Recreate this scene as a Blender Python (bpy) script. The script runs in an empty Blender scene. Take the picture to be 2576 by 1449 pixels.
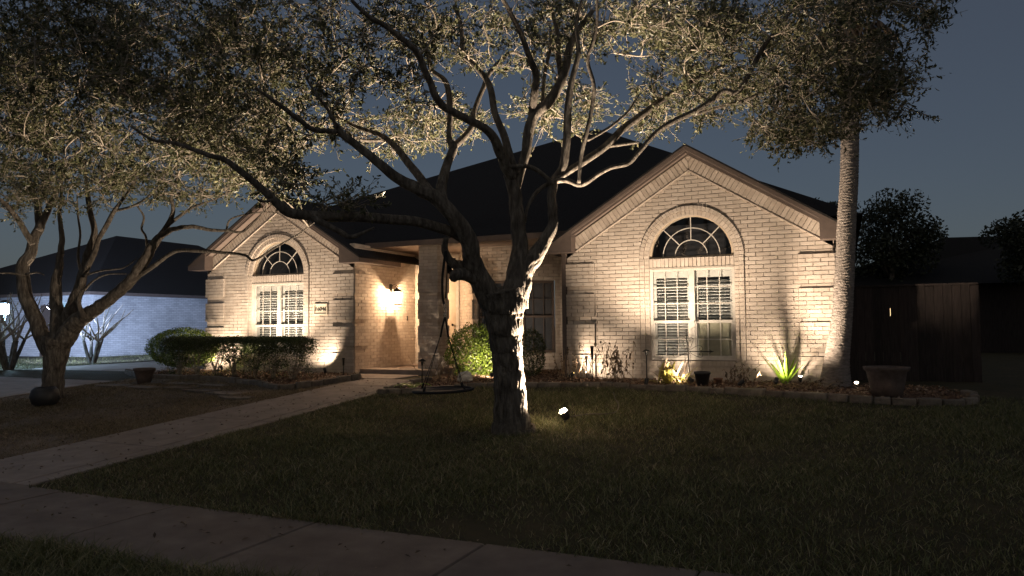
import bpy, bmesh, math, random
import numpy as np
from mathutils import Vector, Matrix, noise

random.seed(7)
RNG = np.random.default_rng(11)
scene = bpy.context.scene
COL = scene.collection
R = math.radians

# ------------------------------------------------------------------ camera
CAM = np.array([5.1204, -14.2266, 1.0883])
YAW, PITCH, ROLL = 0.4205, 0.0496, -0.0092
FD = 1860.4                      # focal length in 2576-wide pixels
_f = np.array([-math.sin(YAW) * math.cos(PITCH), math.cos(YAW) * math.cos(PITCH), math.sin(PITCH)])
_r = np.array([math.cos(YAW), math.sin(YAW), 0.0])
_u = np.cross(_r, _f)
CR = math.cos(ROLL) * _r + math.sin(ROLL) * _u
CU = -math.sin(ROLL) * _r + math.cos(ROLL) * _u
CF = _f
cam_data = bpy.data.cameras.new('camera')
cam_data.sensor_width = 36.0
cam_data.lens = 36.0 * FD / 2576.0
cam_data.clip_start = 0.05
cam_data.clip_end = 400.0
cam = bpy.data.objects.new('camera', cam_data)
COL.objects.link(cam)
cam.matrix_world = Matrix(((CR[0], CU[0], -CF[0], CAM[0]), (CR[1], CU[1], -CF[1], CAM[1]),
                           (CR[2], CU[2], -CF[2], CAM[2]), (0, 0, 0, 1)))
scene.camera = cam

# ------------------------------------------------------------------ world: night sky with a little city glow
world = bpy.data.worlds.new('World')
scene.world = world
world.use_nodes = True
wn = world.node_tree
wn.nodes.clear()
w_out = wn.nodes.new('ShaderNodeOutputWorld')
w_bg = wn.nodes.new('ShaderNodeBackground')
w_sky = wn.nodes.new('ShaderNodeTexSky')
w_sky.sky_type = 'NISHITA'
w_sky.sun_disc = False
w_sky.sun_elevation = R(25)
w_sky.sun_rotation = R(150)
w_sky.air_density = 1.0
w_sky.dust_density = 2.0
w_mul = wn.nodes.new('ShaderNodeVectorMath')
w_mul.operation = 'MULTIPLY'
w_mul.inputs[1].default_value = (0.0047, 0.0050, 0.0052)
w_add = wn.nodes.new('ShaderNodeVectorMath')
w_add.operation = 'ADD'
w_add.inputs[1].default_value = (0.0135, 0.0148, 0.0188)
wn.links.new(w_sky.outputs[0], w_mul.inputs[0])
wn.links.new(w_mul.outputs[0], w_add.inputs[0])
wn.links.new(w_add.outputs[0], w_bg.inputs['Color'])
w_bg.inputs['Strength'].default_value = 1.0
wn.links.new(w_bg.outputs[0], w_out.inputs[0])

glow_data = bpy.data.lights.new('city_glow_fill', 'SUN')  # added weak warm fill standing for city glow, lifts the lawn
glow_data.energy = 0.06
glow_data.angle = R(50)
glow_data.color = (1.0, 0.88, 0.72)
glow_sun = bpy.data.objects.new('city_glow_fill', glow_data)
COL.objects.link(glow_sun)
glow_sun.rotation_euler = (R(16), 0, R(-40))
glow_sun.location = (-10, -20, 30)

scene.view_settings.view_transform = 'Standard'
scene.view_settings.look = 'None'
scene.view_settings.exposure = 1.35
scene.view_settings.gamma = 1.0
scene.view_settings.use_curve_mapping = False
scene.cycles.max_bounces = 6
scene.cycles.transparent_max_bounces = 12
scene.cycles.use_denoising = True
scene.cycles.sample_clamp_indirect = 4.0
scene.cycles.use_light_tree = True

# ------------------------------------------------------------------ helpers
def at(u, v, depth):
    return CAM + depth * (CF + CR * (u - 1288) / FD - CU * (v - 724.5) / FD)
def _ray(u, v):
    return CF + CR * (u - 1288) / FD - CU * (v - 724.5) / FD
def at_y(u, v, y):
    d = _ray(u, v)
    return CAM + d * ((y - CAM[1]) / d[1])
def at_z(u, v, z):
    d = _ray(u, v)
    return CAM + d * ((z - CAM[2]) / d[2])
def depth_of(p):
    return float((np.asarray(p) - CAM) @ CF)

def ground_z(x, y):
    """height of the ground: level by the house, falling gently to the pavement"""
    y = np.asarray(y, dtype=float)
    z = np.where(y > -1.6, -0.02, -0.02 + (y + 1.6) * 0.063)
    z = np.where(y < -9.2, -0.02 - 7.6 * 0.063, z)
    return z if z.ndim else float(z)

def link(o, parent=None):
    COL.objects.link(o)
    if parent is not None:
        o.parent = parent
    return o
def tag(o, label=None, cat=None, group=None, kind=None):
    if label: o['label'] = label
    if cat: o['category'] = cat
    if group: o['group'] = group
    if kind: o['kind'] = kind
    return o
def thing(name, loc, label, cat, group=None):
    o = bpy.data.objects.new(name, None)
    o.empty_display_size = 0.1
    o.location = Vector([float(c) for c in loc])
    COL.objects.link(o)
    return tag(o, label, cat, group)
def root_loc(o):
    loc = Vector((0, 0, 0))
    while o is not None:
        loc = loc + o.location
        o = o.parent
    return loc

class MB:
    """collects shapes in world coordinates; build() links them as one mesh object"""
    def __init__(s):
        s.v, s.f, s.sm = [], [], []
    def add(s, vs, fs, smooth=False):
        n = len(s.v)
        s.v.extend([tuple(map(float, p)) for p in vs])
        s.f.extend([tuple(i + n for i in f) for f in fs])
        s.sm.extend([smooth] * len(fs))
        return s
    def box(s, x0, x1, y0, y1, z0, z1):
        vs = [(x0, y0, z0), (x1, y0, z0), (x1, y1, z0), (x0, y1, z0), (x0, y0, z1), (x1, y0, z1), (x1, y1, z1), (x0, y1, z1)]
        return s.add(vs, [(0, 3, 2, 1), (4, 5, 6, 7), (0, 1, 5, 4), (1, 2, 6, 5), (2, 3, 7, 6), (3, 0, 4, 7)])
    def obox(s, c, ax, ay, az, hx, hy, hz):
        c, ax, ay, az = [np.asarray(q, float) for q in (c, ax, ay, az)]
        vs = [c + sx * hx * ax + sy * hy * ay + sz * hz * az for sz in (-1, 1) for sx, sy in ((-1, -1), (1, -1), (1, 1), (-1, 1))]
        return s.add(vs, [(0, 3, 2, 1), (4, 5, 6, 7), (0, 1, 5, 4), (1, 2, 6, 5), (2, 3, 7, 6), (3, 0, 4, 7)])
    def prism(s, poly, y0, y1):
        """polygon in (x, z), anticlockwise seen from -y, extruded from y0 (front) to y1"""
        n = len(poly)
        vs = [(x, y0, z) for x, z in poly] + [(x, y1, z) for x, z in poly]
        fs = [tuple(range(n)), tuple(range(2 * n - 1, n - 1, -1))]
        fs += [((i + 1) % n, i, i + n, (i + 1) % n + n) for i in range(n)]
        return s.add(vs, fs)
    def slab(s, poly, z0, z1):
        n = len(poly)
        vs = [(x, y, z0) for x, y in poly] + [(x, y, z1) for x, y in poly]
        fs = [tuple(range(n - 1, -1, -1)), tuple(range(n, 2 * n))]
        fs += [(i, (i + 1) % n, (i + 1) % n + n, i + n) for i in range(n)]
        return s.add(vs, fs)
    def tube(s, pts, rad, n=8, cap=True, smooth=True, disp=None):
        pts = np.asarray(pts, float)
        m = len(pts)
        rad = np.broadcast_to(np.asarray(rad, float), (m,))
        tan = np.gradient(pts, axis=0)
        tan /= np.linalg.norm(tan, axis=1)[:, None] + 1e-9
        ref = np.array([0, 0, 1.0]) if abs(tan[0][2]) < 0.8 else np.array([1.0, 0, 0])
        a = np.cross(tan[0], ref); a /= np.linalg.norm(a)
        ang = np.linspace(0, 2 * math.pi, n, endpoint=False)
        vs = []
        for i in range(m):
            a = a - tan[i] * (a @ tan[i]); a /= np.linalg.norm(a) + 1e-9
            b = np.cross(tan[i], a)
            for k, t in enumerate(ang):
                r = rad[i]
                if disp is not None:
                    r = r + disp(pts[i], t, i, rad[i])
                vs.append(pts[i] + r * (math.cos(t) * a + math.sin(t) * b))
        fs = [(i * n + k, i * n + (k + 1) % n, (i + 1) * n + (k + 1) % n, (i + 1) * n + k) for i in range(m - 1) for k in range(n)]
        if cap:
            fs.append(tuple(range(n - 1, -1, -1)))
            fs.append(tuple(range((m - 1) * n, m * n)))
        return s.add(vs, fs, smooth)
    def lathe(s, c, prof, n=20, axis=None, smooth=True):
        """profile [(r, h)] around the axis through c"""
        c = np.asarray(c, float)
        az = np.array([0, 0, 1.0]) if axis is None else np.asarray(axis, float) / np.linalg.norm(axis)
        ref = np.array([1.0, 0, 0]) if abs(az[0]) < 0.8 else np.array([0, 1.0, 0])
        ax = np.cross(az, ref); ax /= np.linalg.norm(ax); ay = np.cross(az, ax)
        vs = [c + az * h + r * (math.cos(t) * ax + math.sin(t) * ay) for r, h in prof for t in np.linspace(0, 2 * math.pi, n, endpoint=False)]
        m = len(prof)
        fs = [(i * n + k, i * n + (k + 1) % n, (i + 1) * n + (k + 1) % n, (i + 1) * n + k) for i in range(m - 1) for k in range(n)]
        fs.append(tuple(range(n - 1, -1, -1)))
        fs.append(tuple(range((m - 1) * n, m * n)))
        return s.add(vs, fs, smooth)
    def build(s, name, mat, parent=None, origin=None):
        off = root_loc(parent) if parent is not None else Vector(origin or (0, 0, 0))
        me = bpy.data.meshes.new(name)
        v = np.array(s.v, float) - np.array(off)
        me.from_pydata(v.tolist(), [], s.f)
        me.polygons.foreach_set('use_smooth', s.sm)
        me.update()
        me.materials.append(mat)
        o = bpy.data.objects.new(name, me)
        if parent is None and origin is not None:
            o.location = Vector(origin)
        return link(o, parent)

def np_mesh(name, verts, quads, mat, parent=None, smooth=False, tri=False):
    """fast mesh from arrays: verts (n,3), quads (m,4) or triangles (m,3)"""
    off = root_loc(parent) if parent is not None else Vector((0, 0, 0))
    k = 3 if tri else 4
    verts = np.asarray(verts, np.float32) - np.array(off, np.float32)
    quads = np.asarray(quads, np.int32)
    me = bpy.data.meshes.new(name)
    me.vertices.add(len(verts)); me.vertices.foreach_set('co', verts.ravel())
    me.loops.add(quads.size); me.loops.foreach_set('vertex_index', quads.ravel())
    me.polygons.add(len(quads))
    me.polygons.foreach_set('loop_start', np.arange(0, quads.size, k, dtype=np.int32))
    me.polygons.foreach_set('loop_total', np.full(len(quads), k, np.int32))
    me.polygons.foreach_set('use_smooth', np.full(len(quads), smooth))
    me.update(calc_edges=True)
    me.validate()
    me.materials.append(mat)
    return link(bpy.data.objects.new(name, me), parent)

def spline(pts, step):
    """Catmull-Rom through rows (any columns), resampled about every `step` of 3-D length"""
    P = np.asarray(pts, float)
    if len(P) < 3:
        n = max(2, int(np.linalg.norm(P[-1, :3] - P[0, :3]) / step) + 1)
        return P[0] + (P[-1] - P[0]) * np.linspace(0, 1, n)[:, None]
    Q = np.vstack([2 * P[0] - P[1], P, 2 * P[-1] - P[-2]])
    out = []
    for i in range(1, len(Q) - 2):
        n = max(2, int(np.linalg.norm(Q[i + 1, :3] - Q[i, :3]) / step) + 1)
        t = np.linspace(0, 1, n, endpoint=False)[:, None]
        a, b, c, d = Q[i - 1], Q[i], Q[i + 1], Q[i + 2]
        out.append(0.5 * (2 * b + (c - a) * t + (2 * a - 5 * b + 4 * c - d) * t ** 2 + (3 * b - a - 3 * c + d) * t ** 3))
    out.append(P[-1:])
    return np.vstack(out)

# ------------------------------------------------------------------ materials
def new_mat(name):
    m = bpy.data.materials.new(name)
    m.use_nodes = True
    nt = m.node_tree
    return m, nt, nt.nodes['Principled BSDF']
def N(nt, typ, **kw):
    n = nt.nodes.new('ShaderNode' + typ)
    for k, v in kw.items():
        if k in n.inputs.keys(): n.inputs[k].default_value = v
        else: setattr(n, k, v)
    return n
def ramp(nt, fac, stops):
    n = nt.nodes.new('ShaderNodeValToRGB')
    el = n.color_ramp.elements
    while len(el) < len(stops): el.new(0.5)
    for e, (p, c) in zip(el, stops):
        e.position = p; e.color = (*c, 1)
    nt.links.new(fac, n.inputs[0])
    return n.outputs[0]
def mat_noise(name, stops, scale=6.0, rough=0.8, bump=0.3, bscale=40.0, stretch=(1, 1, 1), detail=6.0, spec=0.3, island=0.0, obj_rand=0.0, bdist=0.02):
    m, nt, bs = new_mat(name)
    L = nt.links.new
    tc = N(nt, 'TexCoord'); mp = N(nt, 'Mapping'); mp.inputs['Scale'].default_value = stretch
    L(tc.outputs['Object'], mp.inputs[0])
    nz = N(nt, 'TexNoise', Scale=scale, Detail=detail, Roughness=0.6); L(mp.outputs[0], nz.inputs['Vector'])
    fac = nz.outputs['Fac']
    for amt, node, sock in ((island, 'NewGeometry', 'Random Per Island'), (obj_rand, 'ObjectInfo', 'Random')):
        if amt:
            g = N(nt, node); a = N(nt, 'MapRange'); a.inputs['To Min'].default_value = -amt; a.inputs['To Max'].default_value = amt
            L(g.outputs[sock], a.inputs[0])
            ad = N(nt, 'Math', operation='ADD'); L(fac, ad.inputs[0]); L(a.outputs[0], ad.inputs[1]); fac = ad.outputs[0]
    L(ramp(nt, fac, stops), bs.inputs['Base Color'])
    bs.inputs['Roughness'].default_value = rough
    bs.inputs['Specular IOR Level'].default_value = spec
    if bump:
        nb = N(nt, 'TexNoise', Scale=bscale, Detail=5.0, Roughness=0.65); L(mp.outputs[0], nb.inputs['Vector'])
        bp = N(nt, 'Bump', Strength=bump, Distance=bdist); L(nb.outputs['Fac'], bp.inputs['Height']); L(bp.outputs[0], bs.inputs['Normal'])
    return m
def mat_plain(name, c, rough=0.5, metal=0.0, spec=0.4):
    s = [(0.25, tuple(v * 0.82 for v in c)), (0.75, tuple(min(1, v * 1.12) for v in c))]
    m = mat_noise(name, s, scale=9, rough=rough, bump=0.12, bscale=60, spec=spec, bdist=0.004)
    m.node_tree.nodes['Principled BSDF'].inputs['Metallic'].default_value = metal
    return m
def mat_emit(name, c, strength):
    m, nt, bs = new_mat(name)
    bs.inputs['Base Color'].default_value = (*c, 1)
    bs.inputs['Emission Color'].default_value = (*c, 1)
    bs.inputs['Emission Strength'].default_value = strength
    return m
def mat_leaf(name, stops, rough=0.42, trans=0.25):
    m, nt, bs = new_mat(name)
    L = nt.links.new
    g = N(nt, 'NewGeometry')
    c = ramp(nt, g.outputs['Random Per Island'], stops)
    L(c, bs.inputs['Base Color'])
    bs.inputs['Roughness'].default_value = rough
    bs.inputs['Specular IOR Level'].default_value = 0.45
    tr = N(nt, 'BsdfTranslucent'); L(c, tr.inputs['Color'])
    mx = N(nt, 'MixShader'); mx.inputs[0].default_value = trans
    out = nt.nodes['Material Output']
    L(bs.outputs[0], mx.inputs[1]); L(tr.outputs[0], mx.inputs[2]); L(mx.outputs[0], out.inputs['Surface'])
    return m
def mat_glass(name, tint=(0.9, 0.93, 0.95), rough=0.02):
    m, nt, bs = new_mat(name)
    L = nt.links.new
    nt.nodes.remove(bs)
    tr = N(nt, 'BsdfTransparent'); tr.inputs[0].default_value = (*tint, 1)
    gl = N(nt, 'BsdfGlossy', Roughness=rough)
    lw = N(nt, 'LayerWeight', Blend=0.5)
    pw = N(nt, 'Math', operation='POWER'); L(lw.outputs['Facing'], pw.inputs[0]); pw.inputs[1].default_value = 4.0
    ma = N(nt, 'Math', operation='MULTIPLY_ADD'); L(pw.outputs[0], ma.inputs[0]); ma.inputs[1].default_value = 0.7; ma.inputs[2].default_value = 0.045
    mx = N(nt, 'MixShader'); L(ma.outputs[0], mx.inputs[0]); L(tr.outputs[0], mx.inputs[1]); L(gl.outputs[0], mx.inputs[2])
    L(mx.outputs[0], nt.nodes['Material Output'].inputs['Surface'])
    return m

BR = [(0.15, (0.37, 0.312, 0.265)), (0.5, (0.475, 0.41, 0.355)), (0.85, (0.575, 0.508, 0.45))]
M_brick = mat_noise('painted_brick', BR, scale=7, rough=0.85, bump=0.55, bscale=55, island=0.16, spec=0.2, bdist=0.006)
M_brick1 = mat_noise('painted_brick_single', BR, scale=7, rough=0.85, bump=0.55, bscale=55, obj_rand=0.16, spec=0.2, bdist=0.006)
M_mortar = mat_noise('mortar', [(0.3, (0.31, 0.27, 0.235)), (0.7, (0.42, 0.375, 0.33))], scale=20, rough=0.95, bump=0.5, bscale=90, bdist=0.004)
M_trim = mat_plain('taupe_trim_paint', (0.105, 0.080, 0.070), 0.6)
M_soffit = mat_plain('soffit_paint', (0.19, 0.15, 0.13), 0.6)
M_shingle = mat_noise('dark_shingles', [(0.3, (0.008, 0.0072, 0.0075)), (0.7, (0.020, 0.018, 0.018))], scale=14, rough=0.9, bump=0.8, bscale=50, stretch=(1, 1, 3), island=0.2)
M_white = mat_plain('white_vinyl', (0.52, 0.49, 0.45), 0.45)
M_slat = mat_plain('shutter_slat_paint', (0.76, 0.75, 0.72), 0.5)
M_blind = mat_plain('roller_shade', (0.40, 0.37, 0.27), 0.8)
M_glass = mat_glass('window_glass')
M_room = mat_plain('unlit_room_tone', (0.045, 0.042, 0.045), 0.9)
M_door = mat_plain('door_paint', (0.45, 0.37, 0.28), 0.5)
M_black = mat_plain('black_metal', (0.018, 0.017, 0.016), 0.45, 0.3)
M_plastic = mat_plain('black_plastic', (0.022, 0.022, 0.024), 0.5)
M_concrete = mat_noise('old_concrete', [(0.25, (0.17, 0.138, 0.122)), (0.55, (0.245, 0.203, 0.18)), (0.8, (0.32, 0.27, 0.24))], scale=3.2, rough=0.92, bump=0.5, bscale=120, detail=9, bdist=0.006)
M_pavement = mat_noise('dark_pavement', [(0.25, (0.105, 0.082, 0.07)), (0.55, (0.16, 0.128, 0.11)), (0.8, (0.22, 0.18, 0.155))], scale=3.0, rough=0.92, bump=0.5, bscale=120, detail=9, bdist=0.006)  # darker tones than the concrete of the walk
M_soil = mat_noise('lawn_soil', [(0.3, (0.028, 0.026, 0.013)), (0.55, (0.045, 0.038, 0.018)), (0.8, (0.075, 0.055, 0.03))], scale=2.4, rough=1.0, bump=0.8, bscale=70, detail=9)
M_soil_dry = mat_noise('dry_lawn_soil', [(0.3, (0.10, 0.076, 0.058)), (0.55, (0.17, 0.132, 0.10)), (0.8, (0.25, 0.198, 0.155))], scale=2.6, rough=1.0, bump=0.8, bscale=60, detail=9)
M_mulch = mat_noise('bark_mulch', [(0.25, (0.055, 0.03, 0.018)), (0.55, (0.13, 0.075, 0.045)), (0.8, (0.22, 0.14, 0.09))], scale=26, rough=0.95, bump=1.0, bscale=50, detail=8, bdist=0.03)
M_chip = mat_leaf('mulch_chip', [(0.0, (0.06, 0.032, 0.018)), (0.5, (0.17, 0.10, 0.06)), (0.85, (0.30, 0.20, 0.13)), (1.0, (0.42, 0.34, 0.26))], 0.9, 0.0)
M_stone = mat_noise('edging_stone', [(0.25, (0.10, 0.08, 0.066)), (0.55, (0.16, 0.135, 0.112)), (0.8, (0.24, 0.205, 0.175))], scale=9, rough=0.9, bump=0.8, bscale=34, detail=8, obj_rand=0.12, bdist=0.015)
M_rock = mat_noise('pale_rock', [(0.3, (0.40, 0.37, 0.33)), (0.7, (0.66, 0.62, 0.56))], scale=8, rough=0.9, bump=0.9, bscale=22, bdist=0.03)
M_bark = mat_noise('oak_bark', [(0.3, (0.05, 0.042, 0.036)), (0.5, (0.13, 0.112, 0.094)), (0.74, (0.27, 0.242, 0.205))], scale=19, rough=0.95, bump=1.0, bscale=46, stretch=(1, 1, 0.24), detail=9, bdist=0.05)
M_twig = mat_noise('twig_bark', [(0.3, (0.20, 0.17, 0.14)), (0.7, (0.36, 0.315, 0.26))], scale=20, rough=0.95, bump=0)
M_palm = mat_noise('palm_bark', [(0.28, (0.16, 0.135, 0.12)), (0.55, (0.34, 0.295, 0.265)), (0.8, (0.46, 0.41, 0.37))], scale=10, rough=0.95, bump=1.0, bscale=26, stretch=(1.0, 1.0, 3.2), detail=8, bdist=0.05)
M_leaf = mat_leaf('oak_leaf', [(0.0, (0.034, 0.040, 0.018)), (0.5, (0.076, 0.084, 0.040)), (0.82, (0.125, 0.127, 0.068)), (1.0, (0.22, 0.205, 0.12))])
M_leaf_dark = mat_leaf('far_leaf', [(0.0, (0.020, 0.025, 0.012)), (1.0, (0.055, 0.06, 0.03))])
M_box = mat_leaf('boxwood_leaf', [(0.0, (0.03, 0.042, 0.016)), (0.6, (0.06, 0.082, 0.026)), (1.0, (0.10, 0.12, 0.04))], 0.35)
M_bright = mat_leaf('shrub_leaf', [(0.0, (0.06, 0.095, 0.015)), (0.6, (0.12, 0.18, 0.025)), (1.0, (0.21, 0.26, 0.045))], 0.35)
M_agave = mat_leaf('agave_leaf', [(0.0, (0.17, 0.30, 0.025)), (1.0, (0.27, 0.42, 0.045))], 0.4, 0.3)
M_ginger = mat_leaf('ginger_leaf', [(0.0, (0.20, 0.20, 0.04)), (0.5, (0.36, 0.33, 0.08)), (1.0, (0.45, 0.37, 0.16))], 0.4, 0.3)
M_dead = mat_leaf('dead_leaf', [(0.0, (0.06, 0.042, 0.03)), (0.5, (0.14, 0.10, 0.07)), (1.0, (0.26, 0.20, 0.14))], 0.9, 0.1)
M_dry = mat_leaf('dry_stem', [(0.0, (0.13, 0.09, 0.055)), (0.6, (0.26, 0.19, 0.12)), (1.0, (0.36, 0.28, 0.19))], 0.9, 0.0)
M_grass = mat_leaf('grass_blade', [(0.0, (0.065, 0.074, 0.026)), (0.55, (0.13, 0.138, 0.052)), (0.85, (0.20, 0.185, 0.085)), (1.0, (0.36, 0.31, 0.20))], 0.55)
M_grass_dry = mat_leaf('dry_grass_blade', [(0.0, (0.08, 0.07, 0.03)), (0.5, (0.17, 0.13, 0.075)), (1.0, (0.32, 0.26, 0.17))], 0.8)
M_fence = mat_noise('weathered_fence', [(0.3, (0.022, 0.017, 0.016)), (0.7, (0.052, 0.04, 0.038))], scale=5, rough=0.9, bump=0.7, bscale=30, stretch=(6, 6, 0.6), obj_rand=0.15)
M_terracotta = mat_noise('terracotta', [(0.3, (0.18, 0.09, 0.06)), (0.7, (0.30, 0.17, 0.12))], scale=9, rough=0.85, bump=0.4)
M_urn = mat_noise('stone_urn', [(0.3, (0.075, 0.055, 0.048)), (0.7, (0.14, 0.108, 0.095))], scale=7, rough=0.85, bump=0.5)
def mat_far_brick(name):
    m, nt, bs = new_mat(name)
    L = nt.links.new
    tc = N(nt, 'TexCoord'); sx = N(nt, 'SeparateXYZ'); L(tc.outputs['Object'], sx.inputs[0])
    ad = N(nt, 'Math', operation='ADD'); L(sx.outputs[0], ad.inputs[0]); L(sx.outputs[1], ad.inputs[1])
    cb = N(nt, 'CombineXYZ'); L(ad.outputs[0], cb.inputs[0]); L(sx.outputs[2], cb.inputs[1])
    bt = N(nt, 'TexBrick', Scale=1.0); bt.inputs['Brick Width'].default_value = .254; bt.inputs['Row Height'].default_value = .0762; bt.inputs['Mortar Size'].default_value = .008
    bt.inputs['Color1'].default_value = (.46, .46, .48, 1); bt.inputs['Color2'].default_value = (.60, .60, .62, 1); bt.inputs['Mortar'].default_value = (.33, .33, .35, 1)
    L(cb.outputs[0], bt.inputs['Vector'])
    nz = N(nt, 'TexNoise', Scale=.7, Detail=5.0); L(tc.outputs['Object'], nz.inputs['Vector'])
    st = ramp(nt, nz.outputs['Fac'], [(.35, (.62, .62, .62)), (.62, (1, 1, 1))])
    mx = N(nt, 'MixRGB', blend_type='MULTIPLY'); mx.inputs[0].default_value = .8; L(bt.outputs['Color'], mx.inputs[1]); L(st, mx.inputs[2])
    L(mx.outputs[0], bs.inputs['Base Color']); bs.inputs['Roughness'].default_value = .9
    bp = N(nt, 'Bump', Strength=.5, Distance=.01); L(bt.outputs['Color'], bp.inputs['Height']); L(bp.outputs[0], bs.inputs['Normal'])
    return m
M_nwall = mat_far_brick('pale_neighbour_brick')
M_led_dim = mat_emit('lit_led_dimmed', (1.0, 0.80, 0.52), 0.1)  # glow turned down so LEDs of unseen lamps don't show
M_web = mat_plain('black_webbing', (0.012, 0.012, 0.013), 0.8)
M_chrome = mat_plain('steel_clip', (0.55, 0.53, 0.50), 0.25, 1.0)
M_number = mat_plain('number_black', (0.012, 0.012, 0.012), 0.6)
M_plaque = mat_plain('cream_plaque', (0.62, 0.56, 0.46), 0.6)
WARM = (1.0, 0.785, 0.57)
M_led = mat_emit('lit_led', (1.0, 0.80, 0.52), 28.0)
M_led_y = mat_emit('lit_led_yellow', (1.0, 0.72, 0.22), 7.0)
M_lens = mat_emit('lit_lamp_lens', (1.0, 0.78, 0.50), 60.0)
M_lantern = mat_emit('lit_lantern_pane', (1.0, 0.66, 0.36), 6.0)
_nt = M_lantern.node_tree
_tr = _nt.nodes.new('ShaderNodeBsdfTransparent'); _tr.inputs[0].default_value = (.75, .72, .68, 1)
_em = _nt.nodes.new('ShaderNodeEmission'); _em.inputs[0].default_value = (1.0, .70, .40, 1); _em.inputs[1].default_value = 3.0
_ad = _nt.nodes.new('ShaderNodeAddShader')
_nt.links.new(_tr.outputs[0], _ad.inputs[0]); _nt.links.new(_em.outputs[0], _ad.inputs[1])
_nt.links.new(_ad.outputs[0], _nt.nodes['Material Output'].inputs['Surface'])
M_bulb = mat_emit('lit_bulb', (1.0, 0.74, 0.45), 20.0)
M_cool = mat_emit('lit_cool_lamp', (0.42, 0.68, 1.0), 260.0)
M_cyan = mat_emit('lit_cyan_lamp', (0.25, 0.85, 1.0), 6.0)

# ------------------------------------------------------------------ ground, paving
def sheet(name, xs, ys, mat, lift=0.0, kind='structure'):
    V = [(x, y, ground_z(x, y) + lift) for y in ys for x in xs]
    n = len(xs)
    F = [(j * n + i, j * n + i + 1, (j + 1) * n + i + 1, (j + 1) * n + i) for j in range(len(ys) - 1) for i in range(n - 1)]
    o = MB().add(V, F).build(name, mat)
    return tag(o, kind=kind)
YB = [-9.2, -1.6]
ground = sheet('ground', [-160, -30, -9.8, -4, 0, 6, 20, 160], [-60, -12.5] + YB + [20, 220], M_soil)
tag(ground, 'dark green front lawn ground sloping down to the pavement', 'lawn')
dry = sheet('dry_lawn', [-9.7, -7, -4.02], [-9.36, -9.2, -5, -1.75], M_soil_dry, 0.006)
tag(dry, 'brown patchy lawn between the driveway and the front walk', 'lawn')
road = sheet('road', [-160, 160], [-21.0, -13.4], mat_noise('asphalt', [(0.3, (0.035, 0.035, 0.036)), (0.7, (0.06, 0.06, 0.06))], scale=30, rough=0.95, bump=0.6), 0.004)
tag(road, 'dark asphalt street in front of the lawn', 'road')

def slabs(name, cells, label, cat, th=0.09, lift=0.018, mat=None):
    """concrete laid in slabs; each slab is an object of its own under the paving"""
    x0, x1, y0, y1 = cells[0]
    root = bpy.data.objects.new(name, None); COL.objects.link(root)
    root.location = ((x0 + x1) / 2, (y0 + y1) / 2, ground_z(0, (y0 + y1) / 2))
    tag(root, label, cat, kind='structure')
    for (a, b, c, d) in cells:
        m = MB()
        g = 0.007
        a, b, c, d = a + g, b - g, c + g, d - g
        e = random.uniform(-0.004, 0.004)
        zt = [ground_z(0, c) + lift + e, ground_z(0, d) + lift + e]
        vs = [(a, c, zt[0] - th), (b, c, zt[0] - th), (b, d, zt[1] - th), (a, d, zt[1] - th), (a + .008, c + .008, zt[0]), (b - .008, c + .008, zt[0]), (b - .008, d - .008, zt[1]), (a + .008, d - .008, zt[1]),
              (a, c, zt[0] - .01), (b, c, zt[0] - .01), (b, d, zt[1] - .01), (a, d, zt[1] - .01)]
        m.add(vs, [(0, 3, 2, 1), (4, 5, 6, 7), (0, 1, 9, 8), (1, 2, 10, 9), (2, 3, 11, 10), (3, 0, 8, 11), (8, 9, 5, 4), (9, 10, 6, 5), (10, 11, 7, 6), (11, 8, 4, 7)])
        m.build('slab', mat or M_concrete, root)
    return root
SWY0, SWY1 = -10.62, -9.36
cells = []
x = -14.0
while x < 12:
    cells.append((x, x + 1.52, SWY0, SWY1)); x += 1.52
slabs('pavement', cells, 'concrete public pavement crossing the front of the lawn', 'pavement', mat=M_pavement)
WX0, WX1 = -4.02, -2.42
cells = []
ys = [-9.35, -7.6, -5.85, -4.1, -2.35, -1.32]
for a, b in zip(ys[:-1], ys[1:]):
    cells.append((WX0, WX1 - 0.24, a, b)); cells.append((WX1 - 0.24, WX1, a, b))
slabs('front_walk', cells, 'concrete front walk leading from the pavement to the porch', 'path')
cells = [(x0, x0 + 2.9, y0, y0 + 3.0) for x0 in (-15.6, -12.7) for y0 in (-9.3, -6.3, -3.3, -0.3, 2.7, 5.7, 8.7)]
slabs('driveway', cells, 'concrete driveway beyond the left oak tree', 'driveway')

# planting beds
def bed(name, poly, label, hi=0.0):
    bm = bmesh.new()
    vs = [bm.verts.new((px, py, ground_z(px, py) + 0.02 + hi)) for px, py in poly]
    bm.faces.new(vs)
    bmesh.ops.triangulate(bm, faces=bm.faces[:])
    bmesh.ops.subdivide_edges(bm, edges=bm.edges[:], cuts=5, use_grid_fill=True)
    for v in bm.verts:
        v.co.z = ground_z(v.co.x, v.co.y) + 0.02 + hi + 0.025 * noise.noise((v.co.x * 2, v.co.y * 2, 0))
    me = bpy.data.meshes.new(name); bm.to_mesh(me); bm.free(); me.materials.append(M_mulch)
    for p in me.polygons: p.use_smooth = True
    o = link(bpy.data.objects.new(name, me))
    return tag(o, label, 'flower bed', kind='structure')
BED_R = [(-2.38, -1.3), (-2.38, -3.28), (-1.9, -3.02), (-1.0, -2.2), (0.2, -1.85), (1.4, -1.78), (2.6, -1.86), (3.8, -2.12), (5.0, -2.42), (6.1, -2.55), (6.75, -2.2), (6.6, -0.4), (5.0, 0.06), (0.0, 0.06), (-0.6, 2.2), (-3.1, 1.9), (-3.15, 0.9), (-2.45, 0.7)]
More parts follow.
